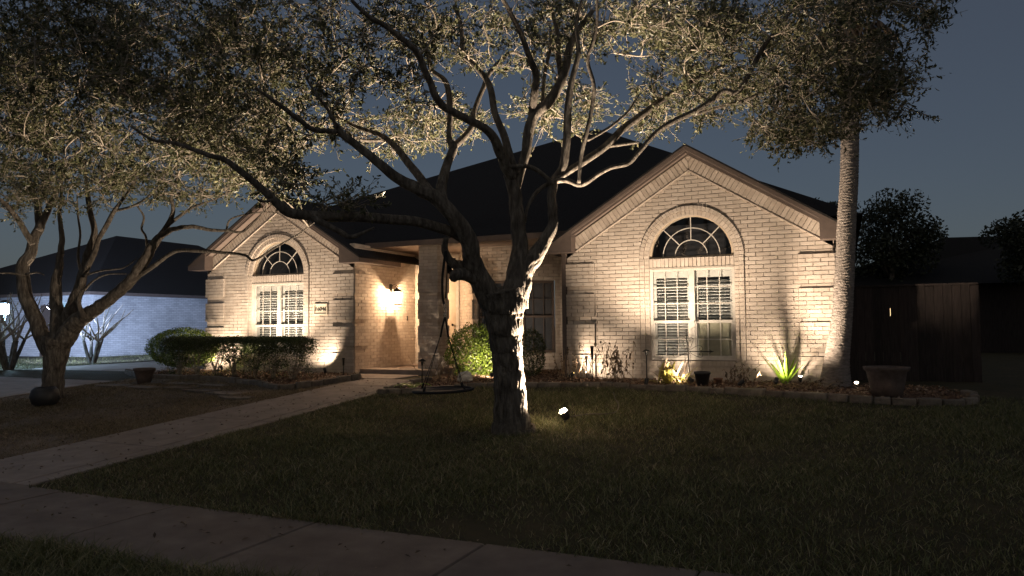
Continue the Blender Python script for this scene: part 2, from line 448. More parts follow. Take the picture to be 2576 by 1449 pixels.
BED_L = [(-4.12, -1.25), (-4.12, -1.55), (-4.55, -3.02), (-5.6, -2.72), (-6.8, -2.35), (-8.2, -2.2), (-9.6, -2.1), (-10.9, -1.5), (-10.6, 0.0), (-9.6, -0.16), (-5.2, -0.16)]
bed('right_flower_bed', BED_R, 'mulched flower bed along the right gable')
bed('left_flower_bed', BED_L, 'mulched flower bed under the clipped hedge')

def in_poly(px, py, poly):
    c = np.zeros(len(px), bool)
    n = len(poly)
    for i in range(n):
        (x1, y1), (x2, y2) = poly[i], poly[(i + 1) % n]
        t = ((y1 > py) != (y2 > py)) & (px < (x2 - x1) * (py - y1) / (y2 - y1 + 1e-12) + x1)
        c ^= t
    return c
def chips(name, poly, n, label, parent):
    P = np.array(poly)
    px = RNG.uniform(P[:, 0].min(), P[:, 0].max(), n * 2); py = RNG.uniform(P[:, 1].min(), P[:, 1].max(), n * 2)
    k = in_poly(px, py, poly); px, py = px[k][:n], py[k][:n]
    m = len(px)
    c = np.stack([px, py, ground_z(px, py) + RNG.uniform(0.025, 0.06, m)], 1)
    a = RNG.normal(size=(m, 3)); a[:, 2] *= 0.35; a /= np.linalg.norm(a, axis=1)[:, None]
    b = np.cross(a, RNG.normal(size=(m, 3)) * [0.4, 0.4, 1] + [0, 0, 0.6]); b /= np.linalg.norm(b, axis=1)[:, None]
    la = RNG.uniform(0.012, 0.045, m)[:, None]; lb = RNG.uniform(0.006, 0.018, m)[:, None]
    V = np.stack([c - a * la, c + b * lb, c + a * la, c - b * lb], 1).reshape(-1, 3)
    o = np_mesh(name, V, np.arange(m * 4).reshape(-1, 4), M_chip)
    return tag(o, label, 'mulch', kind='stuff')
chips('mulch_chips', BED_R, 11000, 'loose bark mulch chips along the right gable', None)
chips('mulch_chips', BED_L, 5000, 'loose bark mulch chips under the clipped hedge', None)

# grass: single blades, one object per lawn
def grass(name, n, x0, x1, y0, y1, mat, label, keep, h=(0.025, 0.06), zoff=0.0):
    px = RNG.uniform(x0, x1, n); py = RNG.uniform(y0, y1, n)
    cl = np.array([noise.noise((a * 1.3, b * 1.3, 3.1)) for a, b in zip(px[::20], py[::20])])
    cl = np.repeat(cl, 20)[:n] if len(cl) * 20 >= n else np.zeros(n)
    k = keep(px, py)
    px, py = px[k], py[k]
    m = len(px)
    patch = np.array([noise.noise((a * 0.9, b * 0.9, 0.5)) + 0.5 * noise.noise((a * 3.1, b * 3.1, 2.5)) for a, b in zip(px, py)])
    kk = RNG.uniform(-0.75, 0.6, m) < patch + 0.22
    px, py, patch = px[kk], py[kk], patch[kk]
    m = len(px)
    c = np.stack([px, py, ground_z(px, py) + zoff], 1)
    t = RNG.uniform(0, 2 * math.pi, m)
    w = RNG.uniform(0.0022, 0.0045, m)[:, None]
    hh = (RNG.uniform(h[0], h[1], m) * (1.0 + 0.5 * np.clip(patch, -.6, .8)))[:, None]
    s = np.stack([np.cos(t), np.sin(t), np.zeros(m)], 1) * w
    lean = np.stack([RNG.normal(0, 0.5, m), RNG.normal(0, 0.5, m), np.ones(m)], 1)
    mid = c + lean * hh * 0.55
    tip = c + lean * [1.7, 1.7, 1.0] * hh
    V = np.stack([c - s, c + s, mid + s * 0.8, tip, mid - s * 0.8], 1).reshape(-1, 3)
    me_f = (np.arange(m) * 5)[:, None]
    quads = np.concatenate([me_f + [0, 1, 2, 4]], 1)
    tris = me_f + [4, 2, 3, 3]
    # triangles written as thin quads (the last vertex repeated a hair off the tip)
    V2 = np.concatenate([V, (tip + s * 0.15)], 0)
    tris = np.concatenate([me_f + 4, me_f + 2, (len(V) + np.arange(m))[:, None], me_f + 3], 1)
    o = np_mesh(name, V2, np.concatenate([quads, tris]), mat)
    return tag(o, label, 'grass', kind='stuff')
def keep_right(px, py):
    return ~in_poly(px, py, BED_R) & ~((px < WX1 + 0.02)) & ((px - 1.15) ** 2 + (py + 5.6) ** 2 > 0.07)
def keep_near(px, py):       # only what the camera can see
    d = np.stack([px - CAM[0], py - CAM[1]], 1)
    fz = d @ CF[:2]; rx = d @ CR[:2]
    return (np.abs(rx) < fz * 0.78 + 0.6) & (fz > 1.0)
grass('lawn_grass', 210000, -2.5, 10.5, -9.42, -1.7, M_grass, 'short coarse green grass of the right lawn', lambda a, b: keep_right(a, b) & keep_near(a, b))
def keep_patch(a, b):
    v = np.array([noise.noise((x_ * .55, y_ * .75, 8.0)) for x_, y_ in zip(a, b)])
    return keep_right(a, b) & keep_near(a, b) & (v + .10 * (0.4 - a) + .012 * (-5 - b) > .02)
grass('dry_grass', 70000, -2.5, 6.0, -9.4, -2.4, M_grass_dry, 'brown dry patches in the lawn between walk and oak', keep_patch, h=(.02, .05), zoff=.004)
grass('grass_tufts', 16000, -2.5, 9.0, -9.42, -2.0, M_grass, 'longer loose blades standing up from the right lawn', lambda a, b: keep_right(a, b) & keep_near(a, b), h=(.06, .10))
# leaf litter
def litter(name, n, x0, x1, y0, y1, lift, label):
    px = RNG.uniform(x0, x1, n); py = RNG.uniform(y0, y1, n)
    c = np.stack([px, py, ground_z(px, py) + lift], 1)
    t = RNG.uniform(0, 2 * math.pi, n)
    a = np.stack([np.cos(t), np.sin(t), RNG.normal(0, .25, n)], 1); b_ = np.stack([-np.sin(t), np.cos(t), RNG.normal(0, .25, n)], 1)
    la = RNG.uniform(.014, .032, n)[:, None]; lb_ = la * .42
    up = np.array([0, 0, 1.0]) * RNG.uniform(.002, .012, n)[:, None]
    V = np.stack([c - a * la, c + b_ * lb_ + up, c + a * la, c - b_ * lb_ + up], 1).reshape(-1, 3)
    return tag(np_mesh(name, V, np.arange(n * 4).reshape(-1, 4), M_dead), label, 'fallen leaves', kind='stuff')
litter('fallen_leaves', 240, WX0, WX1, -9.3, -1.4, .03, 'brown oak leaves fallen on the front walk')
litter('fallen_leaves', 150, -3.5, 5.0, SWY0, SWY1, .03, 'brown oak leaves fallen on the pavement')
litter('fallen_leaves', 1500, -9.6, -4.05, -9.2, -2.6, .04, 'brown oak leaves fallen on the dry left lawn')
grass('lawn_grass', 100000, -9.7, -4.0, -9.4, -2.0, M_grass_dry, 'thin brown grass of the left lawn', lambda a, b: keep_near(a, b) & ~in_poly(a, b, BED_L), h=(0.015, 0.04))
grass('verge_grass', 60000, -3.2, 6.5, -12.6, -10.58, M_grass, 'shaggy dark grass of the kerbside verge', keep_near, h=(0.045, 0.10))
grass('verge_grass', 9000, -24, -15.6, -2.0, 9.0, M_grass, 'dim grass strip before the neighbouring white wall', keep_near, h=(0.05, 0.09))

# stone edgings: every stone a child of its edging
def edging(name, line, label, rng, hgt=0.11, step=(0.22, 0.42), wid=0.12):
    P = np.array(line, float)
    root = thing(name, (P[0][0], P[0][1], ground_z(P[0][0], P[0][1])), label, 'edging')
    pts = spline(np.column_stack([P, np.zeros(len(P))]), 0.02)[:, :2]
    s = np.concatenate([[0], np.cumsum(np.linalg.norm(np.diff(pts, axis=0), axis=1))])
    t = 0.0
    while t < s[-1] - 0.12:
        ln = rng.uniform(*step)
        t2 = min(t + ln, s[-1])
        a = np.array([np.interp(t, s, pts[:, i]) for i in (0, 1)]); b = np.array([np.interp(t2, s, pts[:, i]) for i in (0, 1)])
        c = (a + b) / 2; d = (b - a); L = np.linalg.norm(d); d /= L + 1e-9
        bm = bmesh.new()
        bmesh.ops.create_cube(bm, size=1.0)
        hx, hy, hz = (L - 0.014) / 2, wid * rng.uniform(0.85, 1.1) / 2, hgt * rng.uniform(0.85, 1.15) / 2
        for v in bm.verts:
            v.co = Vector((v.co.x * 2 * hx + rng.uniform(-.008, .008), v.co.y * 2 * hy + rng.uniform(-.01, .01), v.co.z * 2 * hz + rng.uniform(-.007, .007)))
        bmesh.ops.bevel(bm, geom=bm.edges[:] , offset=0.014, segments=1, affect='EDGES')
        me = bpy.data.meshes.new('stone'); bm.to_mesh(me); bm.free(); me.materials.append(M_stone)
        o = link(bpy.data.objects.new('stone', me), root)
        o.location = Vector((c[0], c[1], ground_z(c[0], c[1]) + hz - 0.01)) - root.location
        o.rotation_euler = (rng.uniform(-.03, .03), rng.uniform(-.03, .03), math.atan2(d[1], d[0]))
        t = t2
    return root
rr = random.Random(3)
edging('stone_edging', [(-2.36, -1.5), (-2.36, -3.26), (-1.9, -3.02), (-1.0, -2.2), (0.2, -1.85), (1.4, -1.78), (2.6, -1.86), (3.8, -2.12), (5.0, -2.42), (6.1, -2.55), (6.75, -2.2), (6.7, -1.4)], 'low stone edging around the right flower bed', rr)
edging('stone_edging', [(-4.1, -1.4), (-4.16, -1.62), (-4.55, -3.04), (-5.6, -2.74), (-6.8, -2.37), (-8.2, -2.22), (-9.6, -2.12), (-10.9, -1.5)], 'stone edging in front of the clipped hedge', rr, hgt=0.12)

# flat flagstones in the dry lawn
flag = thing('flagstone_border', (-7.4, -3.2, ground_z(0, -3.2)), 'flat tan flagstones laid in the brown lawn before the hedge', 'flagstones')
for (px, py, a, b, rz) in [(-8.9, -3.35, .46, .2, .1), (-8.0, -3.45, .5, .22, -.12), (-7.05, -3.3, .42, .22, .05), (-6.3, -3.55, .5, .24, -.2), (-5.45, -3.75, .5, .22, -.25), (-7.6, -2.85, .45, .18, 0), (-6.6, -2.9, .45, .18, -.15), (-4.85, -4.1, .42, .24, -.3), (-8.5, -2.9, .4, .18, .1)]:
    n = 9
    poly = []
    for i in range(n):
        t = 2 * math.pi * i / n
        k = rr.uniform(.82, 1.08)
        ex, ey = a * k * math.copysign(abs(math.cos(t)) ** .6, math.cos(t)), b * k * math.copysign(abs(math.sin(t)) ** .6, math.sin(t))
        poly.append((px + ex * math.cos(rz) - ey * math.sin(rz), py + ex * math.sin(rz) + ey * math.cos(rz)))
    z = ground_z(px, py)
    MB().slab(poly, z - 0.02, z + 0.03).build('stone', M_stone, flag)

# ------------------------------------------------------------------ the brick house
house = thing('brick_house', (-2.3, 1.0, 0.0), 'cream painted brick house with two arched window gables', 'house')
CO, BL, JT = 0.0762, 0.254, 0.0115
Z0 = 2.305 - 31 * CO
SLOPE = 0.63
ZS, RA, RB, RC = 2.345, 0.80, 0.905, 0.98      # arch: spring height, opening, inner ring, outer ring
singles = []                                      # full bricks that may become objects of their own

class Frame:
    """a wall plane: s along it, z up, outward normal n"""
    def __init__(s, ox, oy, sx, sy, nx, ny):
        s.o, s.d, s.n = np.array([ox, oy]), np.array([sx, sy]), np.array([nx, ny])
    def P(s, a, z, out):
        q = s.o + s.d * a + s.n * out
        return (q[0], q[1], z)
def pris(mb, fr, poly, front, back):
    n = len(poly)
    vs = [fr.P(a, z, front) for a, z in poly] + [fr.P(a, z, back) for a, z in poly]
    fs = [tuple(range(n)), tuple(range(2 * n - 1, n - 1, -1))] + [((i + 1) % n, i, i + n, (i + 1) % n + n) for i in range(n)]
    mb.add(vs, fs)
def clip(poly, a, b, c):
    """keep a*x + b*z <= c"""
    out = []
    for i in range(len(poly)):
        p, q = poly[i], poly[(i + 1) % len(poly)]
        fp, fq = a * p[0] + b * p[1] - c, a * q[0] + b * q[1] - c
        if fp <= 0: out.append(p)
        if fp * fq < 0:
            t = fp / (fp - fq)
            out.append((p[0] + t * (q[0] - p[0]), p[1] + t * (q[1] - p[1])))
    return out
def area(p):
    return 0.5 * abs(sum(p[i][0] * p[(i + 1) % len(p)][1] - p[(i + 1) % len(p)][0] * p[i][1] for i in range(len(p))))
def courses(mb, fr, s0, s1, z0, z1, halfw=None, cx=0.0, clips=(), skip=None, proud=0.02, collect=None, phase=0.0, rng_z=None):
    k0, k1 = int(math.floor((z0 - Z0) / CO)), int(math.ceil((z1 - Z0) / CO))
    for k in range(k0, k1):
        za, zb = max(Z0 + k * CO, z0) + JT / 2, min(Z0 + (k + 1) * CO, z1) - JT / 2
        if zb - za < 0.015: continue
        lo, hi = rng_z(.5 * (za + zb)) if rng_z else (s0, s1)
        s = s0 - (BL / 2 if k % 2 else 0) - phase
        while s < s1 - 0.01:
            full = s >= lo - 1e-6 and s + BL <= hi + 1e-6 and zb - za > CO - JT - 1e-6
            xa, xb = max(s, lo) + JT / 2, min(s + BL, hi) - JT / 2
            s += BL
            if xb - xa < 0.02: continue
            if skip and skip(0.5 * (xa + xb), 0.5 * (za + zb)): continue
            pieces = []
            wl, wh = (halfw(za), halfw(zb)) if halfw else (0, 0)
            if wl <= 0 and wh <= 0: pieces = [[(xa, za), (xb, za), (xb, zb), (xa, zb)]]
            else:
                L = [(xa, za), (min(xb, cx - wl - JT), za), (min(xb, cx - wh - JT), zb), (xa, zb)]
                Rr = [(max(xa, cx + wl + JT), za), (xb, za), (xb, zb), (max(xa, cx + wh + JT), zb)]
                if xa < cx - max(wl, wh) - JT - .015: pieces.append(L)
                if xb > cx + max(wl, wh) + JT + .015: pieces.append(Rr)
                if not (xb < cx - max(wl, wh) - JT or xa > cx + max(wl, wh) + JT): full = False
            for p in pieces:
                n0 = area(p)
                for c in clips: p = clip(p, *c) if len(p) > 2 else p
                if len(p) < 3 or area(p) < 4e-4: continue
                out = proud + random.uniform(-0.0025, 0.0025)
                if full and collect is not None and abs(area(p) - n0) < 1e-9:
                    collect.append((fr, 0.5 * (xa + xb), 0.5 * (za + zb), out)); continue
                q = [(a + random.uniform(-.0015, .0015), z + random.uniform(-.0015, .0015)) for a, z in p]
                pris(mb, fr, q, out, -0.004)

def quoins(mb, mortar, fr, s0, s1, top, low=-0.03):
    """blocks six courses high standing proud of the wall"""
    t = top
    while t > 0.1:
        b = max(t - 6 * CO, low)
        pris(mortar, fr, [(s0, b), (s1, b), (s1, t), (s0, t)], 0.036, -0.01)
        courses(mb, fr, s0, s1, b, t, proud=0.054)
        t -= 8 * CO
def in_quoin(z, top):
    k = (top - z) / (8 * CO)
    return z < top and (k - math.floor(k)) * 8 < 6.0

def fill_hole(name, outer, inner, fr, out, mat, parent):
    bm = bmesh.new()
    E = []
    for loop in (outer, inner):
        vs = [bm.verts.new(fr.P(a, z, out)) for a, z in loop]
        E += [bm.edges.new((vs[i], vs[(i + 1) % len(vs)])) for i in range(len(vs))]
    bmesh.ops.triangle_fill(bm, edges=E, use_beauty=True)
    off = root_loc(parent)
    for v in bm.verts: v.co -= off
    me = bpy.data.meshes.new(name); bm.to_mesh(me); bm.free(); me.materials.append(mat)
    return link(bpy.data.objects.new(name, me), parent)

def window_unit(fr, cx, shades, parent):
    """twin sash window under a fanlight, with plantation shutters inside"""
    m = MB()
    def bar(a0, a1, z0, z1, f, b): pris(m, fr, [(a0, z0), (a1, z0), (a1, z1), (a0, z1)], f, b)
    W, zb, zt, zm = 0.80, 0.385, 2.135, 1.115
    bar(cx - W, cx + W, zb, zb + 0.05, -0.055, -0.12); bar(cx - W, cx + W, zt - 0.04, zt, -0.06, -0.12)
    bar(cx - W, cx - W + 0.055, zb + .05, zt - .04, -0.06, -0.12); bar(cx + W - 0.055, cx + W, zb + .05, zt - .04, -0.06, -0.12)
    bar(cx - 0.05, cx + 0.05, zb + .05, zt - .04, -0.058, -0.12)
    for sd in (-1, 1):
        a0, a1 = (cx - W + .055, cx - .05) if sd < 0 else (cx + .05, cx + W - .055)
        bar(a0, a1, zm - 0.028, zm + 0.028, -0.066, -0.115)
        bar(a0, a0 + .03, zb + .05, zm - .028, -0.075, -0.11); bar(a1 - .03, a1, zb + .05, zm - .028, -0.075, -0.11)
        bar(a0 + .03, a1 - .03, zb + .05, zb + .085, -0.075, -0.11)
    win = m.build('window', M_white, parent)
    for sd in (-1, 1):
        a0, a1 = (cx - W + .055, cx - .05) if sd < 0 else (cx + .05, cx + W - .055)
        for lo, hi, nh, dp in ((zm + .028, zt - .04, 2, -.088), (zb + .085, zm - .028, 1, -.096)):
            m = MB(); m.add([fr.P(a0, lo, dp), fr.P(a1, lo, dp), fr.P(a1, hi, dp), fr.P(a0, hi, dp)], [(0, 1, 2, 3)]); m.build('pane', M_glass, win)
            m = MB()
            for i in (1, 2):
                a = a0 + (a1 - a0) * i / 3
                pris(m, fr, [(a - .008, lo), (a + .008, lo), (a + .008, hi), (a - .008, hi)], dp + .012, dp + .001)
            for i in range(1, nh + 1):
                z = lo + (hi - lo) * i / (nh + 1)
                pris(m, fr, [(a0, z - .008), (a1, z - .008), (a1, z + .008), (a0, z + .008)], dp + .0135, dp + .0012)
            m.build('glazing_bar', M_white, win)
        # shutter frame and slats
        m = MB()
        for (p, q) in ((a0 - .02, a0 + .05), (a1 - .05, a1 + .02)): pris(m, fr, [(p, zb), (q, zb), (q, zt), (p, zt)], -0.15, -0.18)
        pris(m, fr, [(a0 + .05, zt - .17), (a1 - .05, zt - .17), (a1 - .05, zt), (a0 + .05, zt)], -0.15, -0.18)
        m.build('shutter_frame', M_white, win)
        lo_z = zb + .06
        if shades and sd > 0:
            m = MB(); pris(m, fr, [(a0 + .05, zb), (a1 - .05, zb), (a1 - .05, zm), (a0 + .05, zm)], -0.135, -0.14); m.build('shade', M_blind, win); lo_z = zm + .03
        z = lo_z
        sl = None
        while z < zt - .2:
            if sl is None:
                m = MB()
                ca, sa = math.cos(R(38)), math.sin(R(38))
                hl, hw, ht = (a1 - a0) / 2 - .055, .031, .004
                mid = 0.5 * (a0 + a1)
                pr = [(-hw, -ht), (hw, -ht), (hw, ht), (-hw, ht)]
                pr = [(p * ca - q * sa, p * sa + q * ca) for p, q in pr]
                vs = [fr.P(mid + e * hl, z + q, -0.20 - p) for e in (-1, 1) for p, q in pr]
                m.add(vs, [(0, 1, 2, 3), (7, 6, 5, 4), (0, 4, 5, 1), (1, 5, 6, 2), (2, 6, 7, 3), (3, 7, 4, 0)])
                sl = m.build('slat', M_slat, win); zb0 = z
            else:
                o = sl.copy(); COL.objects.link(o); o.parent = win; o.location.z += z - zb0
                o.rotation_euler.x = 0
            z += 0.062
    # fanlight
    def arc(r0, r1, f, b, mb, n=26):
        for i in range(n):
            t0, t1 = math.pi * i / n, math.pi * (i + 1) / n
            pris(mb, fr, [(cx + r0 * math.cos(t0), ZS + .03 + r0 * math.sin(t0)), (cx + r1 * math.cos(t0), ZS + .03 + r1 * math.sin(t0)), (cx + r1 * math.cos(t1), ZS + .03 + r1 * math.sin(t1)), (cx + r0 * math.cos(t1), ZS + .03 + r0 * math.sin(t1))], f, b)
    m = MB(); arc(.755, .80, -0.05, -.12, m); pris(m, fr, [(cx - .80, ZS), (cx + .80, ZS), (cx + .80, ZS + .03), (cx - .80, ZS + .03)], -.052, -.12)
    fan = m.build('fanlight', M_trim if False else M_door, parent)
    m = MB(); n = 28
    poly = [(cx + .756 * math.cos(math.pi * i / n), ZS + .03 + .756 * math.sin(math.pi * i / n)) for i in range(n + 1)]
    m.add([fr.P(a, z, -.09) for a, z in poly], [tuple(range(n + 1))]); m.build('pane', M_glass, fan)
    m = MB(); arc(.531, .547, -.076, -.088, m); arc(.298, .314, -.076, -.088, m)
    for t in (R(45), R(90), R(135)):
        c, s_ = math.cos(t), math.sin(t)
        q = [(.31, -.0085), (.76, -.0085), (.76, .0085), (.31, .0085)]
        pris(m, fr, [(cx + a * c - b * s_, ZS + .03 + a * s_ + b * c) for a, b in q], -.0745, -.0885)
    m.build('glazing_bar', M_white, fan)
    # the room seen through the glass, its darkness put into the wall colour
    m = MB()
    vs = [fr.P(a, z, o) for o in (-.25, -2.2) for a, z in ((cx - 1.2, .2), (cx + 1.2, .2), (cx + 1.2, 3.3), (cx - 1.2, 3.3))]
    m.add(vs, [(4, 5, 6, 7), (0, 4, 7, 3), (1, 2, 6, 5), (0, 1, 5, 4), (3, 7, 6, 2)])
    m.build('room', M_room, parent)

def wing(x0, x1, yf, shades, singles_list):
    fr = Frame(0, yf, 1, 0, 0, -1)
    cx = 0.5 * (x0 + x1)
    half = 0.5 * (x1 - x0)
    apex_line = 4.0 - SLOPE * (2.5 - half)          # lower edge of the raked brick band, at the ridge
    top = 2.56
    n = 40
    hole = [(cx + .80, .37), (cx + .80, 2.145), (cx + .80, ZS)]
    hole = [(cx - .80, .37), (cx + .80, .37)] + [(cx + .80 * math.cos(math.pi * i / n), ZS + .80 * math.sin(math.pi * i / n)) for i in range(n + 1)]
    outer = [(x0, -0.12), (x1, -0.12), (x1, 2.75), (cx, apex_line + .35), (x0, 2.75)]
    wall = fill_hole('front_wall', outer, hole, fr, 0.0, M_mortar, house)
    mb, mo, mr = MB(), MB(), MB()
    # reveal of the opening
    for i in range(len(hole)):
        p, q = hole[i], hole[(i + 1) % len(hole)]
        mr.add([fr.P(*p, 0.0), fr.P(*q, 0.0), fr.P(*q, -.26), fr.P(*p, -.26)], [(0, 3, 2, 1)])
    QW = 0.585
    qtop = 2.305
    def rng_z(z):
        return (x0 + QW, x1 - QW) if in_quoin(z, qtop) else (x0, x1)
    def halfw(z):
        if z < 0.285: return 0
        if z < 0.372: return 0.895
        if z < ZS: return RC
        return math.sqrt(max(RC * RC - (z - ZS) ** 2, 0)) if z < ZS + RC else 0
    clips = [(SLOPE, 1, apex_line + SLOPE * cx), (-SLOPE, 1, apex_line - SLOPE * cx)]
    courses(mb, fr, x0, x1, -0.1, apex_line, halfw, cx, clips, None, collect=singles_list, rng_z=rng_z)
    for a, b in ((x0 - .03, x0 + QW), (x1 - QW, x1 + .03)): quoins(mb, mo, fr, a, b, qtop)
    # jamb bands: flush inner, proud outer
    k0, k1 = int((0.38 - Z0) / CO) + 1, int((ZS - Z0) / CO) + 1
    for sd in (-1, 1):
        pris(mo, fr, sorted_poly([(cx + sd * .89, .37), (cx + sd * RC, .37), (cx + sd * RC, ZS), (cx + sd * .89, ZS)]), .036, -.01)
        for k in range(k0 - 1, k1):
            za, zb = max(Z0 + k * CO, .37) + JT / 2, min(Z0 + (k + 1) * CO, ZS) - JT / 2
            if zb - za < .015: continue
            pris(mb, fr, sorted_poly([(cx + sd * .806, za), (cx + sd * .885, za), (cx + sd * .885, zb), (cx + sd * .806, zb)]), .012 + random.uniform(-.002, .002), -.004)
            pris(mb, fr, sorted_poly([(cx + sd * .893, za), (cx + sd * (RC - .004), za), (cx + sd * (RC - .004), zb), (cx + sd * .893, zb)]), .046 + random.uniform(-.002, .002), .0)
    # arch rings
    for (r0, r1, f, nn) in ((.812, .898, .014, 34), (.905, .982, .048, 38)):
        for i in range(nn):
            g = .0065 / r1
            t0, t1 = math.pi * i / nn + g, math.pi * (i + 1) / nn - g
            q = [(cx + r0 * math.cos(t0), ZS + r0 * math.sin(t0)), (cx + r1 * math.cos(t0), ZS + r1 * math.sin(t0)), (cx + r1 * math.cos(t1), ZS + r1 * math.sin(t1)), (cx + r0 * math.cos(t1), ZS + r0 * math.sin(t1))]
            pris(mb, fr, q, f + random.uniform(-.002, .002), 0.0)
        for i in range(40):
            t0, t1 = math.pi * i / 40, math.pi * (i + 1) / 40
            q = [(cx + (r0 + .003) * math.cos(t0), ZS + (r0 + .003) * math.sin(t0)), (cx + (r1 - .003) * math.cos(t0), ZS + (r1 - .003) * math.sin(t0)), (cx + (r1 - .003) * math.cos(t1), ZS + (r1 - .003) * math.sin(t1)), (cx + (r0 + .003) * math.cos(t1), ZS + (r0 + .003) * math.sin(t1))]
            pris(mo, fr, q, f - .018, -.003)
    # soldier lintel between window and fanlight, rowlock sill below
    na = 21
    w = 1.60 / na
    pris(mo, fr, [(cx - .795, 2.15), (cx + .795, 2.15), (cx + .795, ZS - .004), (cx - .795, ZS - .004)], -.022, -.2)
    for i in range(na):
        a = cx - .80 + i * w
        pris(mb, fr, [(a + .006, 2.165), (a + w - .006, 2.165), (a + w - .006, ZS - .008), (a + .006, ZS - .008)], -.004 + random.uniform(-.002, .002), -.05)
    pris(mo, fr, [(cx - .80, 2.138), (cx + .80, 2.138), (cx + .80, 2.16), (cx - .80, 2.16)], .004, -.05)
    nb = 24
    w = 1.77 / nb
    pris(mo, fr, [(cx - .888, .292), (cx + .888, .292), (cx + .888, .366), (cx - .888, .366)], .018, -.12)
    for i in range(nb):
        a = cx - .885 + i * w
        pris(mb, fr, [(a + .004, .290), (a + w - .004, .290), (a + w - .004, .369), (a + .004, .369)], .03 + random.uniform(-.003, .003), -.12)
    # raked band of soldier bricks under the eaves
    cs = 1 / math.sqrt(1 + SLOPE ** 2); sn = SLOPE * cs
    xe = half - 0.20
    for sd in (-1, 1):
        t = -0.35
        while t < (half + .3) / cs:
            q = [(t + .006, .018), (t + .0805, .018), (t + .0805, .255), (t + .006, .255)]
            poly = [(tt * cs + nn_ * sn, apex_line - tt * sn + nn_ * cs) for tt, nn_ in q]      # in (x - cx), sloping down
            poly = clip(clip(poly, -1, 0, -.003), 1, 0, xe)
            t += .0865
            if len(poly) < 3 or area(poly) < 3e-4: continue
            poly = [(cx + sd * a, z) for a, z in poly]
            pris(mb, fr, sorted_poly(poly), .040 + random.uniform(-.002, .002), -.004)
        for (n0, n1, f, tgt) in ((.018, .255, .022, mo), (0.0, .016, .052, mb)):
            q = [(-.4, n0), (6, n0), (6, n1), (-.4, n1)]
            poly = [(tt * cs + nn_ * sn, apex_line - tt * sn + nn_ * cs) for tt, nn_ in q]
            poly = clip(clip(poly, -1, 0, 0), 1, 0, xe)
            pris(tgt, fr, sorted_poly([(cx + sd * a, z) for a, z in poly]), f, -.005)
    o = mb.build('brickwork', M_brick, wall); tag(o, kind='stuff')
    mo.build('mortar_backing', M_mortar, wall)
    mr.build('window_reveal', M_brick, wall)
    window_unit(fr, cx, shades, house)
    # gable roof with overhang, fascia, soffit and boxed returns
    zr = lambda d: apex_line + .47 - SLOPE * d       # roof top surface, d = |x - cx|
    tip = half + 0.37
    yo = yf - 0.32
    for sd in (-1, 1):
        m = MB()
        m.prism(sorted_poly([(cx, zr(0)), (cx + sd * tip, zr(tip)), (cx + sd * tip, zr(tip) - .035), (cx, zr(0) - .035)]), yo, yf + 4.6)
        rf = m.build('roof', M_shingle, house)
        m = MB()
        m.prism(sorted_poly([(cx + sd * .002, zr(0) - .036), (cx + sd * (tip - .01), zr(tip - .01) - .036), (cx + sd * (tip - .01), zr(tip - .01) - .105), (cx + sd * .002, zr(0) - .105)]), yo + .012, yo + .04)
        m.prism(sorted_poly([(cx + sd * .002, zr(0) - .105), (cx + sd * xe, zr(xe) - .105), (cx + sd * xe, zr(xe) - .175), (cx + sd * .002, zr(0) - .175)]), yo + .05, yo + .075)
        m.build('fascia', M_trim, rf)
        m = MB()
        m.prism(sorted_poly([(cx + sd * .002, zr(0) - .11), (cx + sd * xe, zr(xe) - .11), (cx + sd * xe, zr(xe) - .13), (cx + sd * .002, zr(0) - .13)]), yo + .042, yf - .002)
        m.build('soffit', M_soffit, rf)
        m = MB()
        m.prism(sorted_poly([(cx + sd * xe, 2.53), (cx + sd * tip, 2.53), (cx + sd * tip, zr(tip) - .04), (cx + sd * xe, zr(xe) - .04)]), yo + .016, yf + .0)
        m.box(*sorted((cx + sd * (half + .03), cx + sd * (tip - .002))), yf, yf + 1.4, 2.53, 2.56)
        m.box(*sorted((cx + sd * (tip - .025), cx + sd * tip)), yf + .002, yf + 1.4, 2.562, zr(tip) - .036)
        m.build('eave_return', M_trim, rf)
    return wall, cx
def sorted_poly(p):
    """anticlockwise in (x, z)"""
    a = sum(p[i][0] * p[(i + 1) % len(p)][1] - p[(i + 1) % len(p)][0] * p[i][1] for i in range(len(p)))
    return p if a > 0 else p[::-1]

LY = -0.216
sR, sL = [], []
wallR, cxR = wing(0.0, 4.987, 0.0, True, sR)
wallL, cxL = wing(-9.627, -5.121, LY, False, sL)
# the 300 bricks that show largest become objects of their own; the rest stay in one mesh
full = [(fr, a, z, o, wallR) for fr, a, z, o in sR] + [(fr, a, z, o, wallL) for fr, a, z, o in sL]
full.sort(key=lambda q: -(a_ := FD / depth_of(q[0].P(q[1], q[2], 0))))
proto = MB().box(-BL / 2 + JT / 2, BL / 2 - JT / 2, 0, 0.02, -CO / 2 + JT / 2, CO / 2 - JT / 2)
bme = None
rest = {wallR: MB(), wallL: MB()}
for i, (fr, a, z, o, wl) in enumerate(full):
    if i < 300 and wl is wallR:
        if bme is None:
            b = proto.build('brick', M_brick1); b.parent = wl; bme = b.data
        else:
            b = bpy.data.objects.new('brick', bme); link(b, wl)
        b.location = Vector(fr.P(a, z, o)) - root_loc(wl)
        b.rotation_euler = (random.uniform(-.01, .01), random.uniform(-.004, .004), random.uniform(-.006, .006))
    else:
        h, v = BL / 2 - JT / 2, CO / 2 - JT / 2
        e = [random.uniform(-.0015, .0015) for _ in range(4)]
        pris(rest[wl], fr, [(a - h, z - v + e[0]), (a + h, z - v + e[1]), (a + h, z + v + e[2]), (a - h, z + v + e[3])], o, -.004)
for wl, m in rest.items():
    tag(m.build('brickwork', M_brick, wl), kind='stuff')

